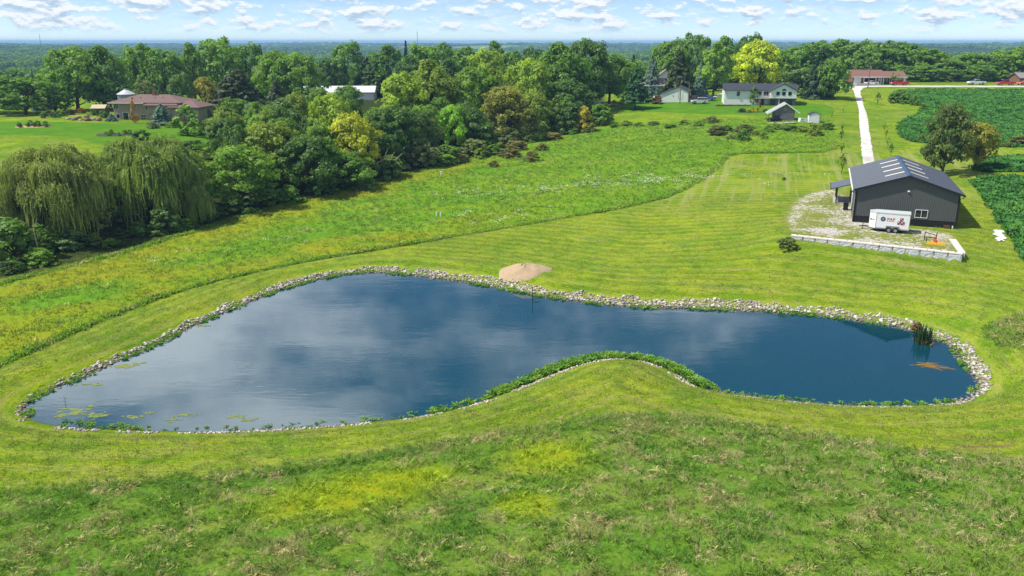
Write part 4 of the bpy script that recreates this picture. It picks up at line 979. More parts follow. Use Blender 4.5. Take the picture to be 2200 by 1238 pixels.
# -- country beyond: woods nobody could count
def far_woods():
    rs = np.random.default_rng(77)
    m = foliage_mat('distant_leaves', [L(70,108,40,.9), L(98,132,50,.9), L(84,118,56,.9)], None, 0, .004, .35, .3, gain=1.3)
    V, F = leaf_quads(*[np.concatenate(q) for q in zip(*[(lambda u: (u * np.array([.5, .5, .42]) * rs.uniform(.8, 1.05, (len(u), 1)) + np.array([0, 0, .42]), u + rs.normal(0, .5, u.shape)))(
        (lambda w: w / np.linalg.norm(w, axis=1)[:, None])(rs.normal(size=(150, 3)))) for _ in range(1)])], .20, rs)
    k0 = mesh_np('distant_tree', V, F, m)
    b = ico_base(5, 2); V2 = b[0] * np.array([.85, 1.0, 1.1]) + np.array([0, 0, .42]); k1 = mesh_np('distant_tree', V2, b[1].astype(np.int32), m)
    n = 42000
    th = rs.uniform(-.72, .72, n); r = 350 * (6800 / 350) ** rs.random(n) ** 1.15
    x, y = np.sin(th) * r, np.cos(th) * r
    dens = np.sin(x / 240 + 1.3 * np.sin(y / 310)) + np.sin(y / 205 + x / 620) + .8 * np.sin(x / 90) * np.sin(y / 170)
    keep = (dens > np.where(x > 150, -.35, -1.5)) & ~((r < 520) & (x > -40) & (rs.random(n) < .3))
    keep &= ~((np.abs(x) < 420) & (y < 345))
    x, y = x[keep], y[keep]; r = r[keep]
    P = np.c_[x, y, terrain(x, y) - .8]; s = np.where(r < 900, rs.uniform(8, 14, len(x)), rs.uniform(9, 22, len(x)) * (1 + r / 6000))
    h = np.where(r < 900, rs.uniform(7, 12, len(x)), rs.uniform(8, 13, len(x)))
    scatter('distant_woods', P, np.c_[s, s, h], np.c_[np.zeros(len(x)), np.zeros(len(x)), rs.uniform(0, 6.28, len(x))], [k0, k0, k1] if False else [k0], 'far woods covering the low hills out to the skyline', 'woods')
far_woods()
# ================================================================== buildings and things
WHITE = plain('white_paint', L(236,238,236,.86), .55, var=.05); OFFW = plain('white_siding', L(234,236,232,.88), .6, var=.05)
CHAR = plain('charcoal_steel', L(100,104,103,.66), .5, var=.08, spec=.4); BLACK = plain('black_steel', L(38,40,44,.7), .45, var=.08)
def metal_roof(name, col):
    mt, g, out = new_mat(name)
    P = g.n('ShaderNodeTexCoord').outputs['Object']
    c = g.vm('SCALE', col, g.m('MULTIPLY_ADD', g.noise(P, .5, 3.0), .16, .92))
    b = g.n('ShaderNodeBsdfPrincipled', {'Base Color': c, 'Roughness': .42, 'Specular IOR Level': .5})
    g.L.new(b.outputs[0], out.inputs[0]); return mt
ROOFM = metal_roof('blue_grey_roof', L(94,102,116,.72)); SKYL = plain('skylight_panel', L(238,232,218,.86), .5, var=.05)
GLASS = plain('window_glass', L(30,40,52,.7), .06, spec=.9, var=.1); SHINGLE = plain('charcoal_shingle', L(66,70,80,.75), .9, var=.18, scale=6)
BRSHIN = plain('brown_shingle', L(140,102,92,.75), .9, var=.16, scale=5); MAUVE = plain('mauve_shingle', L(136,110,104,.66), .9, var=.16, scale=5)
TAN = plain('tan_siding', L(168,152,132,.8), .8, var=.06); GREEN = plain('sage_siding', L(160,184,168,.8), .8, var=.06); BRICK = plain('red_brick', L(142,100,80,.75), .9, var=.25, scale=7)
GREYROOF = plain('grey_shingle', L(150,140,142,.75), .9, var=.12, scale=5); RED = plain('red_paint', L(214,26,44,.85), .25, spec=.6, var=.03, coat=.5)
CARW = plain('car_white', L(240,240,244,.88), .25, spec=.6, var=.03, coat=.5); CARB = plain('car_blue', L(28,92,190,.85), .25, spec=.6, var=.03, coat=.5); CARM = plain('car_maroon', L(92,34,58,.8), .25, spec=.6, var=.03, coat=.5)
TYRE = plain('tyre', L(36,36,38,.7), .9, var=.1); RIM = plain('wheel_rim', L(170,172,176,.8), .4, metal=.5, var=.05); POLE = plain('weathered_pole', L(126,112,98,.8), .95, var=.2)
YEL = plain('yellow_paint', L(236,170,28,.85), .5, var=.1); ORANGE = plain('orange_paint', L(226,92,34,.85), .5, var=.1); CONC = plain('concrete', L(188,184,178,.75), .9, var=.12, scale=2)
GREYB = plain('grey_barn_board', L(126,123,122,.72), .95, var=.28, scale=2.2); BROWNST = plain('brown_stone', L(140,110,88,.75), .95, var=.3, scale=3); BLUEP = plain('blue_plastic', L(40,110,190,.8), .5)

def B(name, mat, parent, *boxes):
    m = MB()
    for b in boxes: m.box(*b)
    return m.build(name, mat, parent)
def window(parent, x, z, w, h, y, name='window', panes=2, out=-1, rows=1, mat=None, side=False):
    """a framed window on a wall facing local -y (out=-1); panes are sub-parts"""
    t = .06; fr = MB(); o = out
    def bx(m, x0, x1, a, b, z0, z1):
        lo, hi = sorted((y + o * a, y + o * b))
        m.box(*((x0, x1, lo, hi) if not side else (lo, hi, x0, x1)), z0, z1)
    bx(fr, x - w/2 - t, x - w/2, 0, .07, z - t, z + h + t); bx(fr, x + w/2, x + w/2 + t, 0, .07, z - t, z + h + t)
    bx(fr, x - w/2, x + w/2, 0, .07, z - t, z); bx(fr, x - w/2, x + w/2, 0, .07, z + h, z + h + t)
    for i in range(1, panes): q = x - w/2 + w * i / panes; bx(fr, q - .025, q + .025, 0, .06, z, z + h)
    for i in range(1, rows): q = z + h * i / rows; bx(fr, x - w/2, x + w/2, 0, .055, q - .02, q + .02)
    f = fr.build(name, mat or WHITE, parent)
    for i in range(panes):
        m = MB(); q0 = x - w/2 + w * i / panes + (.025 if i else 0); q1 = x - w/2 + w * (i + 1) / panes - (.025 if i < panes - 1 else 0)
        bx(m, q0, q1, .012, .03, z, z + h); m.build('pane', GLASS, f)
    return f
def door(parent, x, w, h, y, z=0, mat=None, name='door', lines=0, side=False, out=-1):
    def bx(x0, x1, a, b, z0, z1):
        lo, hi = sorted((y + out * a, y + out * b)); return ((x0, x1, lo, hi) if not side else (lo, hi, x0, x1)) + (z0, z1)
    d = B(name, mat or WHITE, parent, bx(x - w/2, x + w/2, 0, .05, z, z + h))
    B('door_trim', WHITE, d, bx(x - w/2 - .1, x - w/2, 0, .07, z, z + h + .1), bx(x + w/2, x + w/2 + .1, 0, .07, z, z + h + .1), bx(x - w/2, x + w/2, 0, .07, z + h, z + h + .1))
    for i in range(lines):
        q = z + h * (i + .5) / lines; B('door_panel', mat or WHITE, d, bx(x - w/2 + .06, x + w/2 - .06, .05, .08, q - h / lines * .42, q + h / lines * .42))
    return d
def gable_roof(parent, mat, x0, x1, y0, y1, ze, rise, along='x', th=.14, name='roof'):
    """two slabs; ridge along x or y"""
    m = MB()
    if along == 'x':
        c = (y0 + y1) / 2
        for a, b in ((y0, c), (y1, c)):
            pr = [(a, ze), (b, ze + rise), (b, ze + rise + th), (a, ze + th)]
            m.prism_x(pr if a < b else pr[::-1], x0, x1)
    else:
        c = (x0 + x1) / 2
        for a, b in ((x0, c), (x1, c)):
            pr = [(a, ze), (b, ze + rise), (b, ze + rise + th), (a, ze + th)]
            m.prism(pr if a < b else pr[::-1], y0, y1)
    return m.build(name, mat, parent)
def hip_roof(parent, mat, x0, x1, y0, y1, ze, rise, name='roof', inset=None):
    d = (y1 - y0) / 2 if inset is None else inset; c = (y0 + y1) / 2
    m = MB().add([(x0,y0,ze),(x1,y0,ze),(x1,y1,ze),(x0,y1,ze),(x0+d,c,ze+rise),(x1-d,c,ze+rise),(x0,y0,ze-.18),(x1,y0,ze-.18),(x1,y1,ze-.18),(x0,y1,ze-.18)],
        [(0,1,5,4),(1,2,5),(2,3,4,5),(3,0,4),(6,7,1,0),(7,8,2,1),(8,9,3,2),(9,6,0,3),(9,8,7,6)])
    return m.build(name, mat, parent)
def gable_walls(parent, mat, x0, x1, y0, y1, z0, ze, rise, along='x', name='wall'):
    m = MB()
    if along == 'x': m.prism_x([(y0, z0), (y1, z0), (y1, ze), ((y0+y1)/2, ze + rise), (y0, ze)], x0, x1)
    else: m.prism([(x0, z0), (x1, z0), (x1, ze), ((x0+x1)/2, ze + rise), (x0, ze)], y0, y1)
    return m.build(name, mat, parent)
def spot(px, py): x, y = on_ground(px, py); return (x, y, gz(x, y))

# ------------------------------------------------------------------ the machine shed
def shed():
    s = thing('machine_shed', 'large charcoal ribbed-steel shed with blue-grey roof and skylight strips', 'shed', (*SHED_O, 0), SHED_A)
    W, D, EZ, SL, OV = 5.9, 18.9, 4.36, .327, .47
    top = lambda x: EZ + (W - abs(x)) * SL
    def ribbed(name, mat, a, b, fixed, z0, ztop, along, out, parent):
        xs, off = [], []
        x = a
        while x < b - .01:
            for dx, o in ((0, 0), (.15, 0), (.17, .03), (.23, .03), (.25, 0)):
                if x + dx <= b: xs.append(x + dx); off.append(o)
            x += .25
        xs.append(b); off.append(0); V, F = [], []
        for x, o in zip(xs, off):
            p = (x, fixed + out * o) if along == 'x' else (fixed + out * o, x)
            V += [(*p, z0), (*p, ztop(x))]
        for i in range(len(xs) - 1): k = 2 * i; F.append((k, k + 2, k + 3, k + 1))
        me = mesh_np(name, V, F, mat); return obj(name, me, parent)
    # wall cladding, with a darker steel wainscot below
    ribbed('gable_wall', CHAR, -W, W, 0, .9, top, 'x', -1, s); ribbed('wainscot', BLACK, -W, W, -.012, -.35, lambda x: .9, 'x', -1, s)
    ribbed('gable_wall', CHAR, -W, W, D, 0, top, 'x', 1, s)
    for sg in (-1, 1):
        ribbed('side_wall', CHAR, 0, D, sg * W, .9, lambda y: EZ, 'y', sg, s); ribbed('wainscot', BLACK, 0, D, sg * (W + .012), -.35, lambda y: .9, 'y', sg, s)
        B('corner_trim', BLACK, s, (sg * W - .09, sg * W + .09, -.05, .10, -.3, EZ))
    B('wainscot_cap', CHAR, s, (-W, W, -.06, -.03, .88, .94))
    # roof sheets with standing ribs
    for sg in (-1, 1):
        m = MB(); e = W + OV; ze = EZ - OV * SL; zr = EZ + W * SL
        V = lambda x, y, dz: (x, y, zr - abs(x) * SL + dz)
        m.add([V(0, -OV, .0), V(0, D + OV, .0), V(sg*e, D + OV, .0), V(sg*e, -OV, .0), V(0, -OV, .12), V(0, D + OV, .12), V(sg*e, D + OV, .12), V(sg*e, -OV, .12)],
              [(0,1,2,3),(7,6,5,4),(0,3,7,4),(1,5,6,2),(3,2,6,7)] if sg < 0 else [(3,2,1,0),(4,5,6,7),(4,7,3,0),(2,6,5,1),(7,6,2,3)])
        y = -OV + .05
        while y < D + OV:
            m.add([V(0, y, .12), V(sg*e, y, .12), V(sg*e, y + .07, .12), V(0, y + .07, .12), V(0, y + .02, .155), V(sg*e, y + .02, .155), V(sg*e, y + .05, .155), V(0, y + .05, .155)], [(4,5,6,7),(0,1,5,4),(2,3,7,6),(1,2,6,5),(3,0,4,7)])
            y += .46
        rf = m.build('roof', ROOFM, s)
        for y in (3.3, 7.4, 11.4, 15.3):
            k = MB(); k.add([V(sg*.35, y, .162), V(sg*2.55, y, .162), V(sg*2.55, y + .48, .162), V(sg*.35, y + .48, .162), V(sg*.35, y, .122), V(sg*2.55, y, .122), V(sg*2.55, y + .48, .122), V(sg*.35, y + .48, .122)],
                [(0,1,2,3),(0,4,5,1),(1,5,6,2),(2,6,7,3),(3,7,4,0)]); k.build('skylight', SKYL, rf)
        B('gutter', SKYL if sg < 0 else BLACK, s, (sg*e - .07 + sg*.07, sg*e + .07 + sg*.07, -OV, D + OV, ze - .10, ze + .05))
        # downspout with its elbow back to the wall
        m = MB().tube([(sg*(e + .05), -.3, ze - .1), (sg*(e - .05), -.25, ze - .28), (sg*(W + .10), -.12, ze - .38), (sg*(W + .10), -.12, .1)], .055, 6); m.build('downspout', BLACK, s)
        k = MB(); k.add([V(0, -OV - .03, -.1), V(sg*e, -OV - .03, -.1), V(sg*e, -OV - .03, .14), V(0, -OV - .03, .14), V(0, -OV, -.1), V(sg*e, -OV, -.1), V(sg*e, -OV, .14), V(0, -OV, .14)],
              [(0,1,2,3),(7,6,5,4),(0,4,5,1),(3,2,6,7),(1,5,6,2)]); k.build('fascia', BLACK, s)
    zr = EZ + W * SL; MB().prism([(-.3, zr + .03), (.3, zr + .03), (.3, zr + .08), (0, zr + .20), (-.3, zr + .08)], -OV - .02, D + OV + .02).build('ridge_cap', plain('ridge_blue', L(52,84,118,.7), .45), s)
    window(s, 1.9, 1.16, 1.35, .92, -.035, panes=2)
    lm = B('wall_light', WHITE, s, (-.02, .26, -.16, -.03, 4.30, 4.46)); B('lens', SKYL, lm, (0, .24, -.2, -.16, 4.32, 4.40))
    B('vent_pipe', WHITE, s, (5.55, 5.68, -.18, -.05, -.1, .35)); B('meter_box', plain('meter_red', L(120,70,66,.7), .7), s, (4.6, 5.3, -.3, -.05, .05, .4))
    door(s, 3.2, 3.4, 3.3, -W - .035, 0, CHAR, 'overhead_door', 5, True); door(s, 9.4, 1.0, 2.1, -W - .035, 0, WHITE, 'door', 0, True)
    # lean-to canopy over the side entrance
    m = MB().prism([(-8.75, 2.0), (-W, 2.84), (-W, 2.98), (-8.75, 2.14)], 12.7, 18.3); m.build('canopy_roof', ROOFM, s)
    for y in (12.9, 18.0): B('canopy_post', BLACK, s, (-8.0, -7.82, y - .09, y + .09, -.05, 2.22))
    B('canopy_beam', BLACK, s, (-8.02, -7.80, 12.75, 18.25, 2.02, 2.21)); B('canopy_fascia', BLACK, s, (-8.85, -8.76, 12.66, 18.34, 1.95, 2.16))
    B('stoop', CONC, s, (-8.3, -W - .05, 12.9, 18, -.05, .08)); B('stoop', CONC, s, (-7.2, -W - .05, 8.8, 10.1, -.05, .06)); B('step', CONC, s, (-7.0, -W - .05, -.2, 1.5, -.05, .05))
shed()
def local(a, b, z=0): p = SHED_O + a * _e + b * _dv; return (p[0], p[1], z)
def trash_bin():
    o = thing('trash_bin', 'black wheeled trash bin against the shed side wall', 'bin', local(-6.7, 8.0), SHED_A)
    m = MB(); m.add([(-.28,-.3,.08),(.28,-.3,.08),(.28,.3,.08),(-.28,.3,.08),(-.34,-.38,1.0),(.34,-.38,1.0),(.34,.38,1.0),(-.34,.38,1.0)], [(0,3,2,1),(4,5,6,7),(0,1,5,4),(1,2,6,5),(2,3,7,6),(3,0,4,7)]); m.build('body', BLACK, o)
    MB().prism([(-.37, 1.0), (.37, 1.0), (.33, 1.1), (-.33, 1.12)], -.4, .4).build('lid', BLACK, o)
    for s in (-1, 1): MB().cyl((s*.3 - .04, .3, .12), .12, .08, 10, 'x').build('wheel', TYRE, o)
trash_bin()

# ------------------------------------------------------------------ cargo trailer
def text(body, size, mat, parent, loc, rx=math.pi/2, rz=0, name='lettering', sx=1.0):
    cu = bpy.data.curves.new(name, 'FONT'); cu.body = body; cu.size = size; cu.align_x = 'CENTER'; cu.align_y = 'CENTER'; cu.extrude = .004; cu.offset = size * .018
    tmp = bpy.data.objects.new(name, cu); C.objects.link(tmp); bpy.context.view_layer.update()
    me = bpy.data.meshes.new_from_object(tmp.evaluated_get(bpy.context.evaluated_depsgraph_get())); bpy.data.objects.remove(tmp); bpy.data.curves.remove(cu); me.name = name; me.materials.clear(); me.materials.append(mat)
    o = bpy.data.objects.new(name, me); link(o, parent); o.location = loc; o.rotation_euler = (rx, 0, rz); o.scale = (sx, 1, 1); return o
def trailer():
    p0, p1 = np.array([44.75, 98.25]), np.array([48.05, 96.7]); a = math.atan2(*(p1 - p0)[::-1])
    o = thing('cargo_trailer', 'white enclosed cargo trailer with a red PAF logo beside the shed', 'trailer', (*p0, gz(*p0)), a)
    Ln, Wd, z0, z1, ns = 3.75, 2.0, .42, 2.38, .78
    prof = [(0, 0), (Ln, 0), (Ln, Wd), (0, Wd), (-ns, Wd*.62), (-ns, Wd*.38)]
    n = 6; V = [(x, y, z0) for x, y in prof] + [(x, y, z1) for x, y in prof]
    MB().add(V, [tuple(range(n-1, -1, -1)), tuple(range(n, 2*n))] + [(i, (i+1) % n, n+(i+1) % n, n+i) for i in range(n)]).build('body', CARW, o)
    cx = [(x*1.0 + (.03 if x > 0 else -.03), y + (.03 if y > 1 else -.03)) for x, y in prof]
    MB().add([(x, y, z1 - .07) for x, y in cx] + [(x, y, z1 + .05) for x, y in cx], [tuple(range(n-1, -1, -1)), tuple(range(n, 2*n))] + [(i, (i+1) % n, n+(i+1) % n, n+i) for i in range(n)]).build('roof', plain('trailer_roof', L(206,212,216,.8), .45), o)
    B('skirt', RIM, o, (0, Ln, -.012, 0.0, z0 - .02, z0 + .12)); B('frame', BLACK, o, (-.2, Ln - .1, .15, Wd - .15, .30, .42))
    for k in (0, 1):
        B('corner_post', RIM, o, (Ln - .04 if k else -.02, Ln + .012 if k else .03, -.02, .0, z0, z1 - .07))
    for y0, y1, sg in ((-.20, .03, -1), (Wd - .03, Wd + .20, 1)):
        m = MB(); m.prism([(1.10, .52), (1.22, .86), (2.62, .86), (2.74, .52), (2.66, .52), (2.55, .80), (1.29, .80), (1.18, .52)], y0, y1); m.build('fender', RIM, o)
        for x in (1.55, 2.29):
            w = MB().cyl((x, y0 if sg < 0 else y1 - .2, .33), .33, .2, 18, 'y').build('tyre', TYRE, o)
            MB().cyl((x, (y0 - .015) if sg < 0 else y1 + .015, .33), .19, .02 * (1 if sg < 0 else -1), 14, 'y').build('rim', RIM, w)
    MB().tube([(-.2, .35, .36), (-1.75, Wd/2, .42)], .05, 6).tube([(-.2, Wd - .35, .36), (-1.75, Wd/2, .42)], .05, 6).build('tongue', BLACK, o)
    MB().tube([(-1.45, Wd/2, .02), (-1.45, Wd/2, .95)], .04, 8).tube([(-1.45, Wd/2, .93), (-1.45, Wd/2 - .25, .93)], .02, 6).cyl((-1.45, Wd/2, 0), .11, .03, 10).build('jack', BLACK, o)
    MB().cyl((-1.92, Wd/2, .42), .07, .16, 8, 'x').build('coupler', RIM, o)
    for x in (.12, 3.6): B('marker_lamp', plain('amber_lamp', L(230,130,30,.8), .3), o, (x, x + .1, -.045, -.033, z1 - .05, z1 + .0))
    red = plain('logo_red', L(196,24,40,.8), .5, var=.02); navy = plain('logo_navy', L(26,32,52,.8), .5, var=.02); sky = plain('logo_blue', L(110,150,190,.8), .5)
    # emblem: a dark disc ringed with paler segments
    def emblem(x, y, z, r, rz):
        e = bpy.data.objects.new('emblem', MB().cyl((0, 0, -.006), r, .008, 24).mesh('emblem', navy)); link(e, o); e.location = (x, y, z); e.rotation_euler = (math.pi/2, 0, rz)
        m = MB()
        for i in range(6):
            t = 2*math.pi*i/6; u = t + .55; m.add([(r*.42*math.cos(t), r*.42*math.sin(t), .004), (r*.78*math.cos(t), r*.78*math.sin(t), .004), (r*.78*math.cos(u), r*.78*math.sin(u), .004), (r*.42*math.cos(u), r*.42*math.sin(u), .004)], [(0,1,2,3)])
        obj('ring', m.mesh('ring', sky), e); obj('hub', MB().cyl((0, 0, .002), r*.22, .003, 12).mesh('hub', WHITE), e)
    emblem(.78, -.006, 1.62, .29, 0); text('PAF', .50, red, o, (1.66, -.008, 1.63), name='lettering', sx=1.1)
    B('strapline', navy, o, *[(1.20 + i*.078, 1.255 + i*.078, -.008, -.002, 1.37, 1.41) for i in range(12)])
    for bx_, bz in ((2.84, 1.50), (2.60, 1.07), (3.02, 1.05)):                   # three picture boxes in a pile
        d = B('picture_panel', navy, o, (bx_ - .2, bx_ + .2, -.008, -.002, bz, bz + .40))
        B('panel_stripe', red, d, (bx_ - .18, bx_ - .02, -.012, -.008, bz + .05, bz + .20), (bx_ + .04, bx_ + .18, -.012, -.008, bz + .22, bz + .36)); B('panel_patch', WHITE, d, (bx_ - .17, bx_ + .0, -.012, -.008, bz + .24, bz + .34), (bx_ + .05, bx_ + .17, -.012, -.008, bz + .06, bz + .15))
    # the slanted nose panel carries the mark again, small
    q = math.atan2(-Wd*.38, ns); mx, my = -ns/2, Wd*.19; nx, ny = -math.sin(-q), -math.cos(q)
    nxv = np.array([-Wd*.38, -ns]); nxv /= np.linalg.norm(nxv)
    cx_, cy_ = mx + nxv[0]*.008, my + nxv[1]*.008; tv = np.array([ns, -Wd*.38]); tv /= np.linalg.norm(tv)
    emblem(cx_ - tv[0]*.28, cy_ - tv[1]*.28, 1.42, .13, q); text('PAF', .24, red, o, (cx_ + tv[0]*.14, cy_ + tv[1]*.14, 1.42), rz=q, name='lettering')
trailer()

# ------------------------------------------------------------------ block retaining wall
def block_wall():
    d = WALL_P1 - WALL_P0; Ln = np.linalg.norm(d); a = math.atan2(d[1], d[0])
    o = thing('block_wall', 'low retaining wall of big rough-faced concrete blocks with pale caps', 'wall', (*WALL_P0, 0), a)
    blk = plain('rough_block', L(204,207,212,.84), .95, var=.25, scale=5, bump=.6); cap = plain('block_cap', L(226,214,204,.85), .9, var=.12, scale=3)
    rs = np.random.default_rng(8); n = 13; w = Ln / n
    rust = plain('rusty_bracket', L(126,74,48,.8), .9)
    def rough(name, x0, x1, y0, y1, z0, z1, mat, axis='x', parent=o):
        """a block whose outer face is split stone"""
        nu, nv = 9, 6; V, F = [], []
        for j in range(nv):
            for i in range(nu):
                e = 0 if i in (0, nu-1) or j in (0, nv-1) else rs.uniform(.015, .07)
                u = i / (nu-1); z = z0 + (z1 - z0) * j / (nv-1)
                V.append((x0 + (x1-x0)*u, y0 - e, z) if axis == 'x' else (x1 + e, y0 + (y1-y0)*u, z))
        F = [(j*nu+i, j*nu+i+1, (j+1)*nu+i+1, (j+1)*nu+i) for j in range(nv-1) for i in range(nu-1)]
        k = len(V)
        if axis == 'x':
            V += [(x0,y0,z0),(x1,y0,z0),(x1,y1,z0),(x0,y1,z0),(x0,y0,z1),(x1,y0,z1),(x1,y1,z1),(x0,y1,z1)]
            F += [(k+4,k+5,k+6,k+7),(k+1,k+2,k+6,k+5),(k+2,k+3,k+7,k+6),(k+3,k,k+4,k+7)]
        else:
            V += [(x0,y0,z0),(x1,y0,z0),(x1,y1,z0),(x0,y1,z0),(x0,y0,z1),(x1,y0,z1),(x1,y1,z1),(x0,y1,z1)]
            F += [(k+4,k+5,k+6,k+7),(k,k+1,k+5,k+4),(k+2,k+3,k+7,k+6),(k+3,k,k+4,k+7)]
        return obj(name, mesh_np(name, V, F, mat), parent)
    for i in range(n):
        zb = -.46 - .54 * (i + 1) / n
        b = rough('block', i*w + .012, (i+1)*w - .012, -.30, .30, zb, -.03, blk)
        B('cap_stone', cap, o, (i*w + .006, (i+1)*w - .006, -.36, .36, -.03, .10 + rs.uniform(-.008, .008)))
        B('lift_hook', rust, o, (i*w + w*.45, i*w + w*.55, -.05, .05, .11, .14))
        if i and rs.random() < .8: B('rust_strap', rust, o, (i*w - .03, i*w + .03, -.385, -.363, -.35, .08))
    r = math.hypot(*(WALL_P2 - WALL_P1)); th = math.atan2(*(WALL_P2 - WALL_P1)[::-1]) - a
    ret = bpy.data.objects.new('return_wall', None); link(ret, o); ret.location = (Ln, 0, 0); ret.rotation_euler = (0, 0, th - math.pi/2)
    m = 5; wr = (r - .3) / m
    for i in range(m):
        rough('block', -.30, .30, .3 + i*wr + .012, .3 + (i+1)*wr - .012, -1.05 + .7*i/m, -.03, blk, 'y', ret)
        B('cap_stone', cap, ret, (-.36, .36, .37 + i*wr*.985 + .006, .37 + (i+1)*wr*.985 - .006, -.03, .10 + rs.uniform(-.008, .008)))
block_wall()
def implements():
    x, y, z = spot(2010, 526); o = thing('grading_blade', 'yellow grading blade lying on the gravel behind the block wall', 'implement', (x, y, z), math.radians(-14))
    MB().prism_x([(-.06, 0), (.12, .02), (.07, .15), (.12, .27), (.06, .27), (.0, .15)], -.95, 1.0).build('blade', YEL, o)
    MB().tube([(0, .1, .4), (0, .75, .42)], .07, 6).build('beam', ORANGE, o); B('hitch_plate', ORANGE, o, (-.12, .12, .70, .80, .2, .75)); MB().cyl((0, .12, .3), .13, .22, 10).build('pivot', ORANGE, o)
    x, y, z = spot(1998, 517); o = thing('fork_frame', 'black steel fork frame resting on the gravel behind the yellow blade', 'implement', (x, y, z), math.radians(-25))
    m = MB()
    for u in (-.62, .62): m.tube([(u, 0, 0), (u, 0, .95)], .05, 6)
    m.tube([(-.62, 0, .9), (.62, 0, .62)], .05, 6).tube([(-.62, 0, .35), (.62, 0, .3)], .05, 6).build('frame', BLACK, o)
    for u in (-.4, .45): MB().tube([(u, 0, .3), (u, -.1, .06), (u, -1.0, .04)], .045, 6).build('tine', BLACK, o)
implements()
def tarp():
    a, b = on_ground(2143, 497), on_ground(2152, 520); rs = np.random.default_rng(2); n, k = 22, 7; d = (b - a); nr = np.array([-d[1], d[0]]) / np.hypot(*d); V = []
    for i in range(n):
        wd = .45 + .12 * math.sin(i * .9) + .1 * math.sin(i * 2.3)
        for j in range(k):
            p = a + d * i / (n-1) + nr * (j / (k-1) - .5) * 2 * wd + nr * .15 * math.sin(i * .6); V.append((*p, gz(*p) + .05 + rs.uniform(0, .16) * math.sin(math.pi * (j + .3) / k)))
    F = [(i*k+j, (i+1)*k+j, (i+1)*k+j+1, i*k+j+1) for i in range(n-1) for j in range(k-1)]
    tag(obj('white_tarp', mesh_np('white_tarp', V, F, WHITE)), 'crumpled long white sheet lying in grass by the soybean edge', 'tarp')
tarp()

# ------------------------------------------------------------------ earth pile, water things
def pile():
    x0, y0, z0 = spot(1127, 583); n, k = 30, 14; V = [(x0, y0, z0)]; rs = np.random.default_rng(4); F = []
    V[0] = (x0 - .3, y0 + .3, z0 + .80)
    for i in range(1, k):
        r = i / (k-1)
        for j in range(n):
            t = 2*math.pi*j/n; R0 = 3.0 * (1 + .10*math.sin(2*t+1) + .08*math.sin(3*t) + .05*math.sin(5*t+2)); x, y = x0 + R0*r*math.cos(t), y0 + R0*.78*r*math.sin(t)
            h = .80 * (1 - r**1.4) * (1 + .16*math.sin(3*t + 4*r) + .08*math.sin(7*t + 9*r)) + rs.normal(0, .035); V.append((x, y, gz(x, y) - (.08 if i == k-1 else 0) + max(h, 0) * (i < k-1)))
    F = [(0, 1+j, 1+(j+1) % n) for j in range(n)] + [(1+(i-1)*n+j, 1+i*n+j, 1+i*n+(j+1) % n, 1+(i-1)*n+(j+1) % n) for i in range(1, k-1) for j in range(n)]
    tag(obj('sand_pile', mesh_np('sand_pile', V, F, plain('sand', L(198,174,140,.68), .95, var=.2, scale=1.5, bump=.8), True)), 'low pale sand pile on the turf above the pond', 'sand pile')
pile()
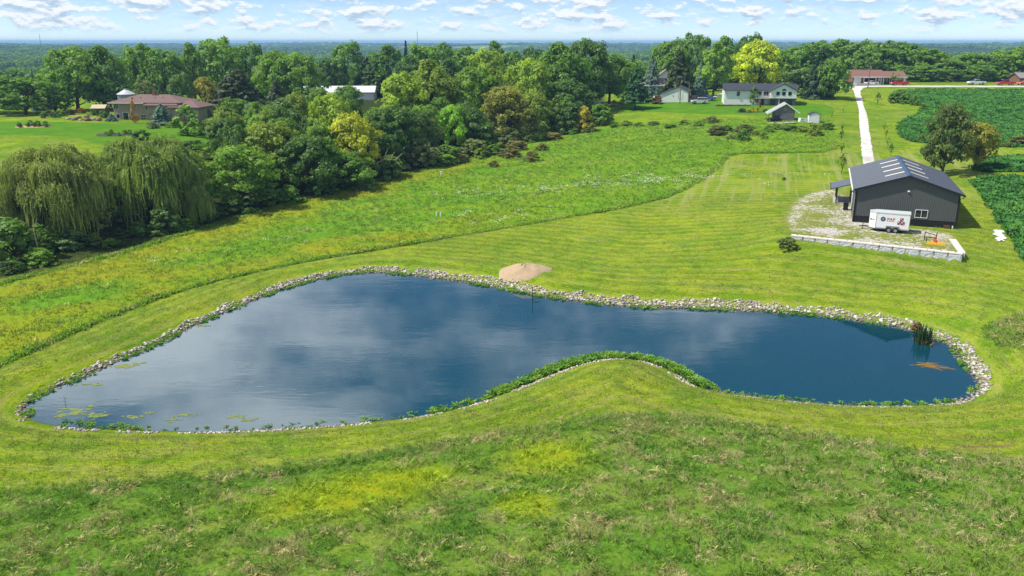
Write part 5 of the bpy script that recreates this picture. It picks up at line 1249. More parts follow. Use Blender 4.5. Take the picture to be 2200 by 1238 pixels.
def water_things():
    x, y = at_z(1144, 646, WATER_Z); o = thing('pond_post', 'thin dark post with a short crossbar standing in the pond', 'post', (x, y, WATER_Z - .4))
    MB().tube([(0, 0, 0), (0, 0, 1.85)], .045, 7).build('upright', BLACK, o); MB().tube([(0, 0, .6), (.85, .1, .62)], .04, 6).build('crossbar', POLE, o)
    reed = foliage_mat('reed_leaves', [L(48,92,36,.62), L(80,120,44,.62)], None, 0, .8); dry = plain('dry_reed', L(190,150,72,.75), .9, var=.2)
    x, y = at_z(1982, 737, WATER_Z); rs = np.random.default_rng(6); m, b = MB(), MB()
    o = thing('cattail_clump', 'clump of green cattails standing in the pond corner', 'cattails', (x, y, WATER_Z - .1))
    for i in range(120):
        a = rs.uniform(0, 6.28); r = .75*math.sqrt(rs.random()); p = (r*math.cos(a), r*math.sin(a)); h = rs.uniform(1.1, 2.1); l = rs.normal(0, .22, 2); w = .035; q = rs.uniform(0, 3.14); wx, wy = w*math.cos(q), w*math.sin(q)
        m.add([(p[0]-wx, p[1]-wy, 0), (p[0]+wx, p[1]+wy, 0), (p[0]+l[0]*.4+wx, p[1]+l[1]*.4+wy, h*.65), (p[0]+l[0]*.4-wx, p[1]+l[1]*.4-wy, h*.65), (p[0]+l[0], p[1]+l[1], h)], [(0,1,2,3),(3,2,4)])
        if i < 40: b.tube([(p[0], p[1], 0), (p[0]*1.3+l[0]*.5, p[1]*1.3-.1, .45)], .02, 4)
    m.build('leaves', reed, o); b.build('dry_stems', dry, o)
    x, y = at_z(1994, 786, WATER_Z); o = thing('fallen_reeds', 'yellow collapsed reed stems lying flat on the pond water', 'reeds', (x, y, WATER_Z))
    m = MB(); m2 = MB()
    for i in range(20):
        a = rs.choice([-.5, -.25, 2.6, 2.9, .35]) + rs.normal(0, .12); ln = rs.uniform(.6, 2.0); p = rs.normal(0, .25, 2)
        (m if i % 3 else m2).tube([(p[0]-math.cos(a)*ln*.2, p[1]-math.sin(a)*ln*.2, .02), (p[0]+math.cos(a)*ln*.5, p[1]+math.sin(a)*ln*.5, rs.uniform(.03, .16)), (p[0]+math.cos(a)*ln, p[1]+math.sin(a)*ln, .015)], .014, 4)
    m.build('yellow_stems', plain('yellow_reed', L(206,156,40,.8), .9, var=.2), o); m2.build('brown_stems', dry, o)
    x, y = at_z(140, 868, WATER_Z); o = thing('drowned_twig', 'bare dark twig sticking up from the shallow pond tip', 'twig', (x, y, WATER_Z - .2))
    MB().tube([(0, 0, 0), (.05, 0, .55), (-.03, .02, .95)], [.02, .016, .006], 5).tube([(.04, 0, .5), (.2, .05, .8)], [.012, .004], 4).tube([(.02, 0, .35), (-.18, .02, .55)], [.01, .004], 4).build('stem', POLE, o)
    # mats of floating algae
    alg = plain('floating_algae', L(132,146,74,.7), .85, var=.3, scale=2.0)
    for px, py, w, d, lab in [(162,884,1.5,.9,'largest bright green algae mat floating in the shallow pond tip'),(205,893,1.0,.5,None),(225,892,.5,.25,None),(285,897,.8,.5,None),(318,888,.5,.35,None),(370,902,.7,.4,None),(400,892,.9,.25,None),(508,896,.9,.35,None),(535,902,.7,.35,None),(268,786,1.6,.7,None),(190,825,1.0,.3,None),(435,700,.9,.4,None),(125,895,.5,.3,None)]:
        x, y = at_z(px, py, WATER_Z); m = MB()
        for q in range(26):                            # a raft of small ragged scraps
            cx, cy = rs.normal(0, .42, 2) * (w, d); rr = rs.uniform(.05, .22) * w; n = 11; ph = rs.uniform(0, 6.28, 2)
            m.add([(cx, cy, .012 + q*.0006)] + [(cx + rr*(1 + .3*math.sin(3*t+ph[0]) + .2*math.sin(5*t+ph[1]))*math.cos(t), cy + rr*.7*(1 + .3*math.sin(2*t+ph[1]) + .2*math.sin(4*t+ph[0]))*math.sin(t), .005 + q*.0006) for t in (2*math.pi*a/n for a in range(n))], [(0, 1+a, 1+(a+1) % n) for a in range(n)])
        o = obj('algae_mat', m.mesh('algae_mat', alg), None, (x, y, WATER_Z)); tag(o, lab or 'thin yellow-green algae scum floating near the pond bank', 'algae', None if lab else 'algae scum on the pond')
water_things()
def dead_limbs():
    X, Y, Z = at_y(830, 345, 158.0); Z = gz(X, Y); o = thing('fallen_tree', 'bleached fallen tree limbs arching out of the valley wood', 'dead tree', (X, Y, Z), 0)
    MB().tube([(-2.6, .5, 1.0), (-1.7, 0, 3.6), (-.2, -.4, 4.3), (1.8, -.5, 4.1), (3.2, -.2, 5.4)], [.22, .20, .17, .12, .05], 7).build('limb', DEADWOOD, o)
    for p in ([(-1.7,0,3.6),(-2.9,-.4,2.6),(-3.4,-.5,.8)], [(-.2,-.4,4.3),(.1,-.6,5.5),(.5,-.6,6.1)], [(1.0,-.5,4.2),(1.4,-.8,5.2),(2.0,-.9,5.9)], [(1.8,-.5,4.1),(2.6,-.9,3.4),(3.3,-1.1,2.6)], [(-.9,-.2,4.0),(-1.1,-.5,5.0)]):
        MB().tube(p, [.10, .06, .025][:len(p)], 5).build('branch', DEADWOOD, o)
    X, Y, Z = at_y(84, 560, 104.0); Z = gz(X, Y); o = thing('dead_sapling', 'bare grey forked dead sapling in front of the forked willow', 'dead tree', (X, Y, Z))
    MB().tube([(0,0,-.1),(.1,0,2.0),(0,0,4.2),(.2,.1,6.0)], [.11,.09,.06,.02], 6).build('stem', DEADWOOD, o)
    for p in ([(.05,0,3.0),(1.0,.1,4.2),(1.9,.2,4.9)], [(0,0,4.0),(-.9,0,5.2),(-1.6,.1,5.6)], [(.1,0,2.0),(-.6,-.2,.9),(-1.3,-.3,.1)], [(.1,0,4.8),(.7,0,5.8)]): MB().tube(p, [.05,.03,.012][:len(p)], 5).build('branch', DEADWOOD, o)
    X, Y, Z = at_y(4, 600, 99.0); Z = gz(X, Y); o = thing('dead_snag', 'short bare snag leaning at the thicket foot below the willows', 'dead tree', (X, Y, Z))
    MB().tube([(.6,0,-.1),(.2,0,1.3),(-.1,0,2.4)], [.09,.07,.04], 6).build('stem', DEADWOOD, o); MB().tube([(.2,0,1.3),(1.0,0,.6),(1.5,0,-.05)], [.06,.05,.03], 5).build('branch', DEADWOOD, o)
dead_limbs()
for px, py, lab in [(938,465,None),(947,465,None)]:
    x, y, z = spot(px, py); o = thing('field_marker', 'small white marker stub in the valley meadow grass', 'marker', (x, y, z), 0, 'white marker stubs in the meadow'); MB().cyl((0, 0, 0), .13, .55, 10, 'z', .10).build('stub', WHITE, o); MB().cyl((0, 0, .55), .13, .06, 10).build('cap', WHITE, o)
x, y, z = spot(948, 378); o = thing('pipe_riser', 'lone white pipe riser standing in the meadow by the wood', 'pipe', (x, y, z)); MB().cyl((0, 0, 0), .16, .75, 12).build('pipe', WHITE, o); MB().cyl((0, 0, .75), .2, .1, 12).build('cap', WHITE, o)

# ------------------------------------------------------------------ white gabled house, garage, old barn, shed
def white_house():
    x, y, z = at_y(1633, 222, 248.0); o = thing('white_house', 'white house with charcoal roof, round-topped gable window and lower level', 'house', (x, y, z), math.radians(-9))
    gable_walls(o, OFFW, -10.5, 10.0, 0, 8, -2.5, 3.75, 1.55); gable_roof(o, SHINGLE, -11.0, 10.6, -.5, 8.5, 3.65, 1.75)
    gable_walls(o, OFFW, 2.5, 9.8, -2.6, 3.5, 1.62, 3.75, 1.85, 'y'); gable_roof(o, SHINGLE, 2.1, 10.2, -3.0, 3.9, 3.66, 2.02, 'y')
    B('lower_wall', plain('siding_shade_tone', L(150,150,146,.8), .8), o, (2.6, 9.7, -.9, 0, -2.5, 1.5)); B('upper_floor_beam', BLACK, o, (2.4, 9.9, -2.7, -.02, 1.42, 1.62))  # lower siding coloured grey to carry the shade under the projecting gable
    for px in (2.7, 5.0, 7.4, 9.6): B('porch_post', BLACK if px != 5.0 else WHITE, o, (px - .09, px + .09, -2.55, -2.37, -2.0, 1.42))
    for wx in (4.5, 6.15, 7.85): window(o, wx, 2.55, .8, .9, -2.6, mat=BLACK, panes=2)
    m = MB(); n = 10; m.add([(6.15 + .62*math.cos(math.pi*i/n), -2.66, 3.85 + .52*math.sin(math.pi*i/n)) for i in range(n+1)] + [(6.15 + .62*math.cos(math.pi*i/n), -2.6, 3.85 + .52*math.sin(math.pi*i/n)) for i in range(n+1)], [tuple(range(n, -1, -1))] + [(i, i+1, n+2+i, n+1+i) for i in range(n)]); m.build('arched_window', GLASS, o)
    door(o, -9.3, .95, 2.05, 0, 1.55, WHITE); B('door_shadow_strip', BLACK, o, (-9.85, -9.79, -.08, 0, 1.55, 3.6)); window(o, -6.5, 2.2, .75, 1.1, 0, mat=BLACK); B('air_unit', BLACK, o, (-6.8, -6.2, -.35, -.07, 2.1, 2.5))  # the black strip on the door trim is a painted shadow line
    window(o, -.6, 2.2, 1.6, 1.2, 0); window(o, 1.5, 2.2, 1.4, 1.2, 0)
    for wx in (3.6, 6.2, 8.4): window(o, wx, -.3, 1.1, 1.3, -.9, mat=BLACK)
    d = B('deck', plain('deck_board', L(170,160,150,.75), .9), o, (-1.6, 2.4, -2.6, 0, 1.45, 1.6)); m = MB()
    for i in range(15): m.box(-1.6 + i*.28, -1.55 + i*.28, -2.6, -2.55, 1.6, 2.5)
    m.box(-1.62, 2.4, -2.64, -2.52, 2.5, 2.58); m.build('railing', plain('deck_rail', L(190,182,172,.75), .9), o)
    door(o, .6, 1.0, 2.0, 0, -.6, BLACK); door(o, -.8, 1.2, 1.9, 0, -.6, WHITE); B('chimney', BLACK, o, (-.6, .0, 4.4, 5.0, 5.0, 6.1))
    x2, y2, z2 = at_y(1575, 214.5, 245.0); k = thing('stone_edging', 'low brown stone edging below the white house door', 'edging', (x2, y2, gz(x2, y2)))
    rs = np.random.default_rng(1)
    for i in range(16): B('stone', BROWNST, k, (-5 + i*.64, -5 + i*.64 + .6, -.3, .3, -.3, .42 + rs.uniform(-.08, .1)))
white_house()
def white_garage():
    x, y, z = at_y(1448, 212, 258.0); o = thing('white_garage', 'white garage with lopsided charcoal gable roof beside parked cars', 'garage', (x, y, z), math.radians(-16))
    pr = [(-4.3, -1.5), (4.3, -1.5), (4.3, 2.2), (1.5, 3.45), (-4.3, 1.25)]; MB().prism(pr, 0, 9).build('wall', OFFW, o)
    for a, b in (((-4.6, 1.12), (1.5, 3.48)), ((1.5, 3.48), (4.75, 2.02))): MB().prism([a, b, (b[0], b[1] + .16), (a[0], a[1] + .16)], -.3, 9.3).build('roof', SHINGLE, o)
    d = door(o, 2.0, .95, 2.0, 0, .0, WHITE); B('door_side', BLACK, o, (1.36, 1.42, -.1, 0, 0, 2.1)); B('corner_board', BLACK, o, (4.22, 4.33, -.04, .08, -.2, 2.2)); B('wall_lamp', BLACK, o, (-.4, -.2, -.1, 0, .7, .95))
    door(o, 4.0, 2.6, 2.0, 4.3, -.0, BLACK, 'overhead_door', 4, True, 1)
white_garage()
def old_barn():
    x, y, z = at_y(1684, 252, 207.0); z = gz(x, y); o = thing('old_barn', 'weathered grey board barn with white-edged roof and tiny gable window', 'barn', (x, y, z), math.radians(-12))
    rs = np.random.default_rng(9); top = lambda u: 1.95 + (min(1, (u + 4.0) / 4.35) if u < .35 else min(1, (3.55 - u) / 3.2)) * 2.15
    u = -2.35
    while u < 2.5:                                    # every board cut to the slope above it
        w = rs.uniform(.20, .30); a, b = u, min(u + w - .015, 2.55); k = rs.uniform(0, .035); z0 = rs.uniform(-.2, .0)
        V = [(a, -k, z0), (b, -k, z0), (b, -k, top(b) - .02), (a, -k, top(a) - .02), (a, .06, z0), (b, .06, z0), (b, .06, top(b) - .02), (a, .06, top(a) - .02)]
        obj('board', MB().add(V, [(0,1,2,3),(1,5,6,2),(4,0,3,7),(5,4,7,6),(3,2,6,7)]).mesh('board', GREYB), o); u += w
    B('tie_board', GREYB, o, (-2.3, 2.5, -.07, -.037, 2.28, 2.36)); window(o, .12, 2.62, .42, .38, -.04, panes=1)
    B('back_wall', GREYB, o, (-2.3, 2.5, 5.5, 5.6, -.3, 2.0)); B('side_wall', GREYB, o, (2.44, 2.54, .07, 5.5, -.3, 2.2)); B('side_wall', GREYB, o, (-2.35, -2.25, .07, 5.5, -.3, 2.6))
    for yy in (.1, 5.3): B('lean_post', GREYB, o, (-3.7, -3.55, yy, yy + .15, -.3, 1.75))
    for a, b in (((-4.1, 1.62), (.35, 4.25)), ((.35, 4.25), (3.75, 1.95))):
        r = MB().prism([a, b, (b[0], b[1] + .10), (a[0], a[1] + .10)], -.3, 5.9).build('roof', plain('tin_roof', L(176,178,180,.8), .6, var=.15), o)
        MB().prism([(a[0], a[1] - .08), (b[0], b[1] - .08), (b[0], b[1] + .16), (a[0], a[1] + .16)], -.40, -.303).build('barge_board', WHITE, r)
old_barn()
def small_shed():
    x, y, z = at_y(1750.5, 258, 203.0); z = gz(x, y); o = thing('garden_shed', 'small white garden shed with dark gable roof on the lawn', 'shed', (x, y, z), math.radians(-10))
    gable_walls(o, WHITE, -1.25, 1.25, 0, 2.6, -.15, 2.05, .5, 'y'); gable_roof(o, SHINGLE, -1.45, 1.45, -.15, 2.75, 1.98, .62, 'y', .09); door(o, 0, 1.7, 1.8, 0, .05, WHITE, 'double_door'); B('corner_trim', BLACK, o, (1.2, 1.27, -.03, .04, 0, 2.05), (-1.27, -1.2, -.03, .04, 0, 2.05))
small_shed()
def green_garage():
    x, y, z = at_y(1408, 197.5, 276.0); o = thing('green_garage', 'sage-green building with grey roof behind the lone pine', 'garage', (x, y, z), math.radians(-6))
    gable_walls(o, GREEN, -6, 2.8, 0, 6, -2, 2.0, 2.0); gable_roof(o, GREYROOF, -6.3, 3.2, -.4, 6.4, 1.95, 2.2); B('fascia', WHITE, o, (-6.3, 3.2, -.48, -.41, 1.85, 2.12)); window(o, -.5, .6, .9, .9, 0); B('corner_board', WHITE, o, (2.74, 2.84, -.04, .05, -.5, 2.0))
    x, y, z = at_y(1432, 182, 292.0); o = thing('white_cottage', 'white-gabled cottage half hidden behind the dark drooping spruce', 'house', (x, y, z)); gable_walls(o, WHITE, -3, 2.2, 0, 7, -3, 2.6, 2.2, 'y'); gable_roof(o, GREYROOF, -3.5, 2.7, -.4, 7.4, 2.5, 2.5, 'y'); window(o, -.4, 1.0, 1.0, 1.1, 0)
green_garage()
def ranch():
    Y = ROAD_Y + 9; x, y, z = at_y(1889, 180, Y); o = thing('ranch_house', 'brick ranch house with brown roof and an open double garage', 'house', (x, y, z), math.radians(-3))
    k = dep_of(Y, z) / FPX; X = lambda p: (p - 1889) * k
    gable_walls(o, BRICK, X(1832), X(1900), 0, 9, -1.2, 2.35, 2.0); gable_roof(o, BRSHIN, X(1829.5), X(1901), -.7, 9.7, 2.25, 2.25); B('fascia', WHITE, o, (X(1829.5), X(1901), -.8, -.71, 2.15, 2.42))
    gable_walls(o, OFFW, X(1900), X(1946), .8, 9, -1.2, 2.3, 1.8, name='wing_wall'); gable_roof(o, BRSHIN, X(1900.5), X(1948), .2, 9.6, 2.2, 1.85, name='wing_roof'); B('wing_fascia', WHITE, o, (X(1901), X(1948), .10, .19, 2.1, 2.36))
    d = door(o, X(1842), 2.25, 2.0, 0, 0, WHITE, 'garage_door', 4)
    B('garage_dark_panel', plain('interior_shade', L(30,32,40,.6), .9), o, (X(1856.5), X(1880), -.06, -.0, 0, 1.95)); B('opening_trim', WHITE, o, (X(1855), X(1856.4), -.1, 0, 0, 2.1), (X(1880.1), X(1881.5), -.1, 0, 0, 2.1), (X(1856.4), X(1880.1), -.1, 0, 1.96, 2.1))  # flat dark panel on the wall stands in for the unlit garage inside
    for p in (1886.5, 1891, 1896): B('porch_column', WHITE, o, (X(p) - .12, X(p) + .12, -.5, -.26, -.2, 2.25))
    for p in (1904, 1909, 1914, 1918.5): window(o, X(p), .35, .55, 1.55, .8, panes=1)
    for p in (1931, 1938): window(o, X(p), .6, .8, 1.2, .8, panes=2)
    B('chimney', BRICK, o, (X(1876), X(1880), 4.6, 5.3, 4.0, 5.0))
    B('shrub_box', plain('clipped_shrub', L(40,72,34,.7), .95, var=.3, scale=6, bump=.8), o, (X(1901), X(1914), -.3, .5, -.2, .5)); B('front_slab', CONC, o, (X(1833), X(1884), -4.2, 0, -.5, .02))
ranch()
def tan_house():
    x, y, z = at_y(322, 259.5, 214.0); o = thing('tan_house', 'tan two-storey house with mauve hip roof and white garage door', 'house', (x, y, z), math.radians(-5))
    B('wall', TAN, o, (-9.4, 8.4, 0, 9.5, -1.5, 4.55)); hip_roof(o, MAUVE, -10.3, 9.2, -.9, 10.4, 4.6, 1.75)
    B('wing_wall', TAN, o, (7.2, 14.0, -1.6, 7, -1.5, 3.55)); hip_roof(o, MAUVE, 6.0, 14.7, -2.4, 7.8, 3.6, 1.6, 'wing_roof', 4.2); B('bay_wall', TAN, o, (.2, 8, -1.0, 0, 2.0, 4.0)); hip_roof(o, MAUVE, -.6, 8.8, -1.8, 6, 4.05, 1.4, 'bay_roof', 3.6)
    B('gutter', WHITE, o, (-10.3, -.7, -1.02, -.91, 4.36, 4.55))
    window(o, -8.6, 2.9, 1.3, 1.3, 0, panes=3); window(o, -4.0, 2.75, 1.5, 1.2, 0, panes=2); window(o, -8.4, .6, .9, 1.0, 0, panes=1); door(o, -6.3, 1.4, 2.0, 0, 0, GLASS, 'patio_door'); window(o, -1.6, .25, 1.3, 1.25, 0, panes=2, rows=2); window(o, -.35, 2.6, .8, 1.2, 0, panes=1); window(o, 3.5, 2.5, 1.4, 1.1, -1.0)
    door(o, 12.7, 1.8, 1.95, -1.6, 0, WHITE, 'garage_door', 4); B('chimney', BRICK, o, (-.6, .2, 4, 4.8, 5.6, 7.4)); B('patio', CONC, o, (-8.5, 1, -3.4, 0, -.6, .06))
    for i, (u, v) in enumerate(((-7, 2), (-5, 1), (-3, 2), (-1, 3), (1, 2), (3, 2), (5, 3))): MB().cyl((u, 1.2 + v * .6, 5.2), .16, .55, 8).build('roof_vent', BLACK, o)
tan_house()
def bin_and_barn():
    x, y, z = at_y(272, 212, 233.0); z = gz(x, y) ; zt = at_y(272, 192, 233.0)[2]; h = zt - z - 1.3; o = thing('grain_bin', 'round galvanised grain bin with pale conical roof behind tan house', 'grain bin', (x, y, z)); st = plain('galvanised', L(150,158,168,.8), .5, metal=.3)
    m = MB()
    for i in range(8): m.cyl((0, 0, h*i/8), 2.32 if i % 2 else 2.28, h/8, 24)
    m.build('drum', st, o, smooth=False); MB().cyl((0, 0, h), 2.55, 1.25, 24, 'z', .35).build('roof', plain('tin_pale', L(206,212,218,.82), .45, metal=.2), o); MB().cyl((0, 0, h + 1.25), .4, .25, 12).build('cap', st, o)
    x, y, z = at_y(216, 242, 226.0); z = gz(x, y); o = thing('wood_shelter', 'small tan-roofed shelter under the giant trees', 'shelter', (x, y, z)); gable_roof(o, plain('tan_tin', L(200,184,150,.8), .7), -2, 2, -1.4, 1.6, 1.9, .9)
    for u in (-1.7, 1.7):
        for v in (-1.1, 1.3): B('post', POLE, o, (u-.08, u+.08, v-.08, v+.08, -.3, 1.95))
    B('back_panel', POLE, o, (-1.7, 1.7, 1.3, 1.36, 0, 1.9))
    x, y, z = at_y(722, 213.5, 300.0); o = thing('long_barn', 'long white barn with gleaming white roof behind the valley wood', 'barn', (x, y, z), math.radians(4)); gable_walls(o, WHITE, -13.5, 13.5, 0, 11, -2, 2.4, 1.8); gable_roof(o, plain('white_tin', L(232,232,236,.74), .5, var=.08), -14, 14, -.5, 11.5, 2.28, 2.0)
    for u in (-11.5, -3): door(o, u, 2.8, 2.3, 0, 0, OFFW, 'sliding_door'); window(o, u + 4, 1.0, 1.0, .9, 0)
    for q, (px, py, c, lab) in enumerate([(586,213,BLACK,'dark parked farm machine in the shaded farm yard'),(606,213,CARW,'pale parked vehicle in the shaded farm yard'),(618,214,SKYL,'cream flatbed load in the shaded farm yard')]):
        x, y, z = at_y(px, py, 262.0); z = gz(x, y); o = thing('farm_machine', lab, 'machine', (x, y, z)); MB().prism([(-1.8,.5),(1.8,.5),(1.8,1.2),(.6,1.3),(.3,2.1),(-.9,2.1),(-1.1,1.3),(-1.8,1.2)], -.8, .8).build('body', c, o)
        for u in (-1.1, 1.1):
            for v in (-.9, .7): MB().cyl((u, v, .45), .45, .2, 12, 'y').build('wheel', TYRE, o)
bin_and_barn()

# ------------------------------------------------------------------ vehicles
def vehicle(kind, px, py, mat, label, rz=0, Y=None, name=None, group=None):
    if Y is None: x, y, z = spot(px, py)
    else: x, y, _ = at_y(px, py, Y); z = gz(x, y)
    o = thing(name or kind, label, {'pickup_truck': 'truck'}.get(kind, 'car'), (x, y, z + .08), rz, group)
    if kind == 'pickup_truck':
        body = [(-2.95,.5),(-2.2,.42),(2.9,.45),(2.95,.75),(2.9,1.22),(.75,1.22),(.72,1.18),(-1.5,1.18),(-2.75,1.08),(-2.95,.9)]; cab = [(-1.5,1.18),(.78,1.18),(.62,1.9),(-.62,1.92)]; win = [(-1.32,1.24),(-.05,1.24),(-.05,1.82),(-.64,1.82)], [(.03,1.24),(.66,1.24),(.56,1.82),(.03,1.82)]; ax, ln = (-1.85, 1.85), 2.95
    elif kind == 'suv':
        body = [(-2.4,.5),(-1.9,.38),(2.3,.4),(2.42,.7),(2.38,1.15),(-1.2,1.12),(-2.25,1.02),(-2.42,.85)]; cab = [(-1.15,1.12),(2.36,1.15),(2.15,1.76),(-.35,1.78)]; win = [(-.98,1.18),(.2,1.18),(.2,1.70),(-.34,1.70)], [(.28,1.18),(1.2,1.18),(1.2,1.70),(.28,1.70)], [(1.28,1.18),(2.2,1.18),(2.06,1.68),(1.28,1.70)]; ax, ln = (-1.5, 1.5), 2.42
    else:
        body = [(-2.2,.45),(-1.8,.34),(2.1,.36),(2.22,.6),(2.15,.98),(-1.0,.96),(-2.05,.86),(-2.22,.7)]; cab = [(-1.0,.96),(1.7,.98),(1.0,1.42),(-.35,1.43)]; win = [(-.82,1.0),(.25,1.0),(.25,1.37),(-.3,1.37)], [(.32,1.0),(1.45,1.0),(.95,1.37),(.32,1.37)]; ax, ln = (-1.4, 1.4), 2.22
    MB().prism(body, -.95, .95).build('body', mat, o); MB().prism(cab, -.82, .82).build('cab', mat, o)
    for wv in win:
        for s in (-1, 1): MB().prism(wv, s*.835 - .01, s*.835 + .01).build('window', GLASS, o)
    c0, c3 = cab[0], cab[3]; MB().add([(c0[0]+.06,-.74,c0[1]+.05),(c0[0]+.06,.74,c0[1]+.05),(c3[0]-.06,.70,c3[1]-.06),(c3[0]-.06,-.70,c3[1]-.06)], [(3,2,1,0)]).build('windscreen', GLASS, o).location = (-.04, 0, .02)
    if kind == 'pickup_truck': B('bed_liner', BLACK, o, (.95, 2.75, -.78, .78, 1.20, 1.235))
    for a in ax:
        for s in (-1, 1):
            w = MB().cyl((a, s*.97 - .13, .39), .40, .26, 16, 'y').build('tyre', TYRE, o); MB().cyl((a, s*1.10, .39), .24, .03*s, 12, 'y').build('rim', RIM, w)
    for s in (-1, 1): B('headlight', SKYL, o, (-ln - .01, -ln + .12, s*.75 - .15, s*.75 + .15, .78, .95)); B('tail_light', plain('tail_red', L(150,16,20,.8), .3), o, (ln - .1, ln + .012, s*.85 - .07, s*.85 + .07, .85, 1.1))
    B('bumper', RIM, o, (-ln - .07, -ln + .05, -.9, .9, .42, .6), (ln - .05, ln + .08, -.9, .9, .45, .6))
    return o
YP = ROAD_Y + 3.4
vehicle('pickup_truck', 1932, 181, RED, 'red pickup parked before the brown-roofed ranch house', 0, YP)
vehicle('pickup_truck', 2097, 182, CARW, 'white pickup parked before the dark hilltop trees', 0, YP + 3)
vehicle('pickup_truck', 2160, 183, RED, 'red pickup parked beside the grey-roofed house end', 0, YP)
vehicle('car', 2200, 184, ORANGE, 'orange machine beyond the second red pickup', .1, YP + 1)
vehicle('car', 1872, 178, CARW, 'white car standing just outside the open ranch garage', 0, ROAD_Y + 7.4)
vehicle('suv', 1503, 205.5, CARW, 'white sport utility car parked next to the white garage', math.radians(2), 252.0)
vehicle('car', 1522, 204, CARB, 'blue car parked behind the white sport utility car', math.radians(4), 260.0)
vehicle('car', 1489, 203, CARM, 'dark maroon car squeezed beside the white garage wall', math.radians(10), 262.0)
x, y, z = at_y(2196, 182, ROAD_Y + 14); o = thing('grey_house', 'house end with grey roof at the far end of the road', 'house', (x, y, z)); gable_walls(o, BRICK, -1, 9, 0, 7, -1, 2.3, 1.6); gable_roof(o, GREYROOF, -1.5, 9.5, -.5, 7.5, 2.2, 1.8); window(o, 1.0, .7, 1.0, 1.1, 0)
for px, lab in ((1606, 'red garden tractor under the yellow maple'), (1624, 'red mower parked under the yellow maple')):
    x, y, z = at_y(px, 181, 276.0); z = gz(x, y); o = thing('garden_tractor', lab, 'tractor', (x, y, z + .6)); MB().prism([(-1.3,.35),(.9,.35),(1.0,.8),(.2,.9),(.1,1.2),(-.2,1.2),(-.3,.95),(-1.3,.9)], -.45, .45).build('body', RED, o); B('seat', BLACK, o, (.15, .65, -.3, .3, .9, 1.3))
    for a, r in ((-.95, .3), (.6, .48)):
        for s in (-1, 1): MB().cyl((a, s*.6 - .1, r), r, .2, 12, 'y').build('wheel', TYRE, o)

# ------------------------------------------------------------------ poles, masts, garden things
def pole(px, py, top, Y, label, arm=True, can=True, name='utility_pole'):
    x, y, zt = at_y(px, top, Y); z = gz(x, y); h = zt - z; o = thing(name, label, 'pole', (x, y, z)); MB().tube([(0, 0, -.3), (0, 0, h)], [.16, .11], 8).build('pole', POLE, o)
    if arm: B('crossarm', POLE, o, (-1.1, 1.1, -.16, -.06, h - .35, h - .2)); [MB().cyl((u, -.11, h - .2), .05, .18, 6).build('insulator', CONC, o) for u in (-1.0, -.35, .35, 1.0)]
    if can: MB().cyl((.28, -.1, h - 1.9), .2, .75, 10).build('transformer', RIM, o)
    return o
pole(1464, 215, 164, 252.0, 'utility pole with crossarm in front of the white garage'); pole(1481.5, 213, 176, 254.0, 'plain shorter pole beside the white garage corner', False, False)
pole(1871, 188, 135, ROAD_Y - 4.5, 'tall utility pole in front of the brown-roofed ranch house', False, True); pole(1429, 200, 142, 300.0, 'utility pole behind the sage-green building', False, False)
p = pole(467, 245, 184, 210.0, 'utility pole wrapped in grey-blue vine beside the tan house', False, True)
vx, vy = p.location.x, p.location.y; vine = foliage_mat('vine', [L(88,108,104,.8), L(70,96,90,.8)], None, 0, .5); rs = np.random.default_rng(14); n = 700; zz = rs.random(n) ** 1.3 * 5.0; rr = (.85 * (1 - zz/5.4)) * rs.uniform(.5, 1.1, n); tt = rs.uniform(0, 6.28, n)
V, F = leaf_quads(np.c_[rr*np.cos(tt), rr*np.sin(tt), zz], np.c_[np.cos(tt), np.sin(tt), rs.normal(.3, .4, n)], .22, rs); obj('vine_leaves', mesh_np('vine_leaves', V, F, vine), p)
def mast(px, top, Y, label, w):
    x, y, zt = at_y(px, top, Y); z = float(terrain([x], [y])[0]); h = zt - z; o = thing('radio_mast', label, 'mast', (x, y, z)); m = MB()
    for t in range(3): a = t*2.094; m.tube([(w*math.cos(a), w*math.sin(a), 0), (w*.55*math.cos(a), w*.55*math.sin(a), h)], w*.22, 5)
    for i in range(24): s = 1 - .45*i/24; m.tube([(w*s, 0, h*i/24), (-w*.5*s, w*.86*s, h*(i+1)/24)], w*.12, 4).tube([(-w*.5*s, -w*.86*s, h*i/24), (w*s, 0, h*(i+1)/24)], w*.12, 4)
    m.build('lattice', plain('mast_grey', L(120,130,140,.7), .7), o); MB().tube([(0, 0, h), (0, 0, h*1.08)], w*.2, 5).build('antenna', POLE, o)
mast(896, 69, 880, 'tall lattice radio mast on the skyline above the tree row', .42); mast(84, 73, 1150, 'faint lattice mast on the hazy skyline beyond the giant trees', .3)
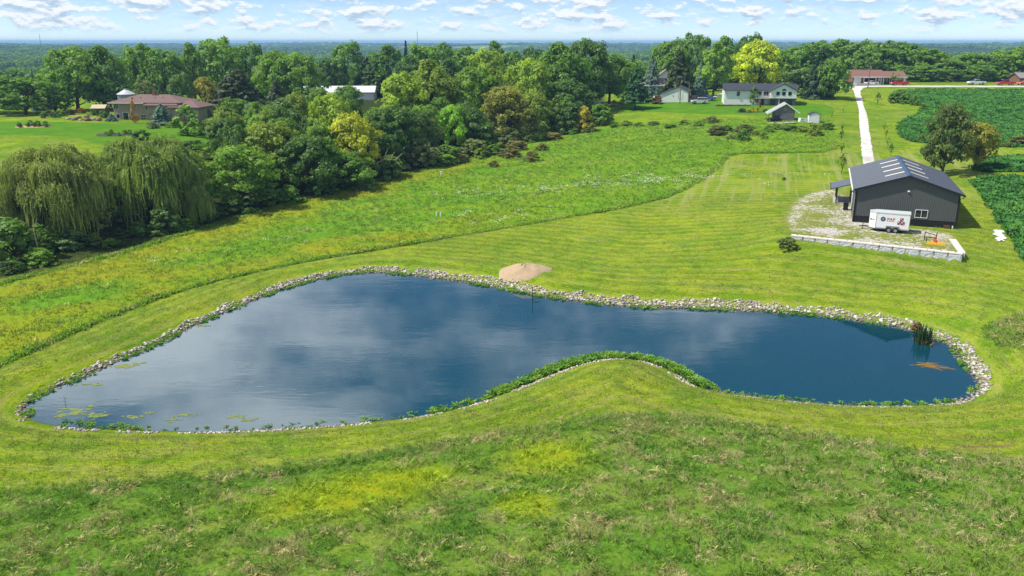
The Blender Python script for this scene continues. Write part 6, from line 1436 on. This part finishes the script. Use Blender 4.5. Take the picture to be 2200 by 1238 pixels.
def garden():
    rs = np.random.default_rng(31)
    def bed(px, py, w, d, mat, label, n, cols, hs):
        x, y, _ = spot(px, py); o = thing('flower_bed', label, 'flower bed', (x, y, gz(x, y))); k = 28; V = [(0, 0, .16)]
        for j in range(k):
            t = 2*math.pi*j/k; r = 1 + .12*math.sin(3*t+1) + .07*math.sin(5*t); V.append((w*r*math.cos(t), d*r*math.sin(t), gz(x + w*r*math.cos(t), y + d*r*math.sin(t)) - gz(x, y) + .05))
        obj('mulch', mesh_np('mulch', V, [(0, 1+j, 1+(j+1) % k) for j in range(k)], mat), o)
        for i in range(n):
            t = rs.uniform(0, 6.28); r = math.sqrt(rs.random())*.85; u, v = w*r*math.cos(t), d*r*math.sin(t); c = obj('bedding_plant', KIND[f'bush{i % 4}'][1], o, (u, v, gz(x+u, y+v) - gz(x, y) + .05)); s = rs.uniform(*hs); c.scale = (s*1.2, s*1.2, s); c.color = (*cols[i % len(cols)], 1)
    bed(68, 273, 4.2, 2.0, plain('tan_mulch', L(206,170,128,.7), .95, var=.15), 'tan-mulched island bed with small shrubs on the house lawn', 9, (GR, BG), (.6, 1.4)); bed(245, 290, 4.2, 2.6, plain('dark_mulch', L(84,72,66,.7), .95, var=.2), 'dark-mulched island bed with tiny plants on the house lawn', 7, (GR, MG), (.5, 1.2))
    bed(1620, 241, 5.0, 1.6, plain('dark_mulch', L(84,72,66,.7)), 'garden bed of yellow flowers before the white house', 22, (YL, GR, L(180,186,30,.6), DK), (.6, 1.2)); bed(1330, 224, 3.6, 2.4, plain('tan_mulch', L(206,170,128,.7)), 'garden patch with a red cart near the valley wood tip', 8, (GR, MG), (.6, 1.6))
    bed(1330, 192, 4.0, 2.0, plain('dark_mulch', L(84,72,66,.7)), 'shady garden patch beyond the lone white pine', 10, (GR, LM), (.6, 1.3))
    for i, (px, py) in enumerate([(148,255),(156,257),(164,256),(172,258),(180,256),(188,258),(197,257),(205,256),(213,258),(168,252),(186,252)]):
        x, y, z = spot(px, py + 2); V, Fc = ico_base(60 + i, 2); s = rs.uniform(.9, 1.9); o = obj('garden_boulder', mesh_np('garden_boulder', V, Fc.astype(np.int32), BROWNST if i % 3 else STONE), None, (x, y, z + s*.15), rs.uniform(0, 6), (s,)*3); tag(o, 'landscape boulder in the rock garden beside the tan house', 'boulder', 'rock garden boulders')
    for i, (px, py, c) in enumerate([(105,250,(.06,.06,.03)),(120,253,DK),(135,250,GR),(152,247,L(96,70,56,.5)),(176,244,L(150,118,50,.5)),(200,248,DK),(222,250,GR),(226,254,DK),(95,254,GR)]):
        x, y, z = spot(px, py); plant('rock_garden_shrub', f'bush{i % 4}', x, y, 2.4, 1.6, c, 'low shrub in the rock garden beside the tan house', 'shrub', 'rock garden shrubs')
    x, y, z = spot(1316, 229); o = thing('garden_cart', 'small red cart at the garden patch', 'cart', (x, y, z)); B('tub', RED, o, (-.6, .6, -.4, .4, .25, .7)); [MB().cyl((u, v, .2), .2, .1, 10, 'y').build('wheel', TYRE, o) for u in (-.4, .4) for v in (-.5, .4)]
    x, y, z = spot(1291, 226); o = thing('rain_barrel', 'bright blue barrel beside the garden thicket', 'barrel', (x, y, z)); MB().tube([(0,0,0),(0,0,.3),(0,0,.7),(0,0,1.0)], [.36,.42,.42,.36], 14).build('drum', BLUEP, o); MB().cyl((0, 0, 1.0), .3, .06, 12).build('lid', BLUEP, o)
    x, y, z = spot(1410, 222); o = thing('garden_hutch', 'small white hutch with domed top behind brown shrub', 'hutch', (x, y, z)); B('box', WHITE, o, (-.9, .9, -.7, .7, 0, 1.4)); MB().tube([(-.95,0,1.35),(.95,0,1.35)], .75, 12).build('dome', WHITE, o)
    x, y, z = spot(1633, 231); o = thing('red_post', 'rusty red post beside the flower garden', 'post', (x, y, z)); B('post', plain('rust_red', L(150,52,34,.8), .8), o, (-.25, .25, -.15, .15, 0, 1.5)); B('cap', plain('rust_red', L(150,52,34,.8)), o, (-.3, .3, -.2, .2, 1.5, 1.6))
    # clutter in the weeds below the old barn
    x, y, z = spot(1664, 261); o = thing('utility_trailer', 'dark flat utility trailer in the weeds below the old barn', 'trailer', (x, y, z)); B('deck', BLACK, o, (-2.2, 1.2, -.8, .8, .45, .62)); B('load', plain('dark_blue_load', L(44,54,74,.7), .6), o, (-.6, .9, -.6, .6, .62, 1.5)); [MB().cyl((u, s*.95 - .1, .35), .35, .2, 12, 'y').build('wheel', TYRE, o) for u in (-.4, .4) for s in (-1, 1)]; MB().tube([(1.2, 0, .5), (2.6, 0, .45)], .06, 6).build('tongue', BLACK, o)
    x, y, z = spot(1725, 262); o = thing('stock_trough', 'tipped white stock trough beside the old barn', 'trough', (x, y, z), .3); MB().prism([(-1.2, 0), (1.0, .0), (1.25, .75), (-1.0, 1.0)], -.45, .45).build('tub', WHITE, o); B('rim', RIM, o, (-1.15, 1.25, -.5, -.451, .6, .7))
    for i, (px, py) in enumerate([(1658,268),(1676,268),(1690,267),(1703,266),(1738,266)]):
        x, y, z = spot(px, py); o = thing('pallet', 'pale flat pallet lying in the weeds below the old barn', 'pallet', (x, y, z + .05), rs.uniform(-.5, .5), 'pallets below the old barn')
        for j in range(6): B('slat', SKYL, o, (-.6, .6, -.6 + j*.21, -.6 + j*.21 + .15, .28, .33))
        for j in (-.55, -.05, .45): B('bearer', POLE, o, (j, j + .1, -.6, .62, .16, .28))
    for px, py, h in [(1787,253,1.2),(1811,240,.9)]:
        x, y, z = spot(px, py); o = thing('lane_stake', 'short dark stake in the grass beside the driveway', 'stake', (x, y, z), 0, 'stakes beside the driveway'); MB().cyl((0, 0, 0), .07, h, 6).build('shaft', BLACK, o); MB().cyl((0, 0, h), .09, .08, 6).build('top', BLACK, o)
garden()

# ------------------------------------------------------------------ the air between here and the skyline
def haze():
    m = MB().box(-14000, 14000, -900, 15500, -60, HAZE_TOP); o = m.build('haze', None); tag(o, 'thin blue summer haze over the countryside', 'haze', kind='stuff')
    mt, g, out = new_mat('haze_air'); v = g.n('ShaderNodeVolumePrincipled', {'Color': (.36, .64, 1.0, 1), 'Density': HAZE, 'Anisotropy': .0}); g.L.new(v.outputs[0], out.inputs['Volume']); o.data.materials.append(mt); o.visible_shadow = True
HAZE, HAZE_TOP = 0.00016, 36.5
haze()
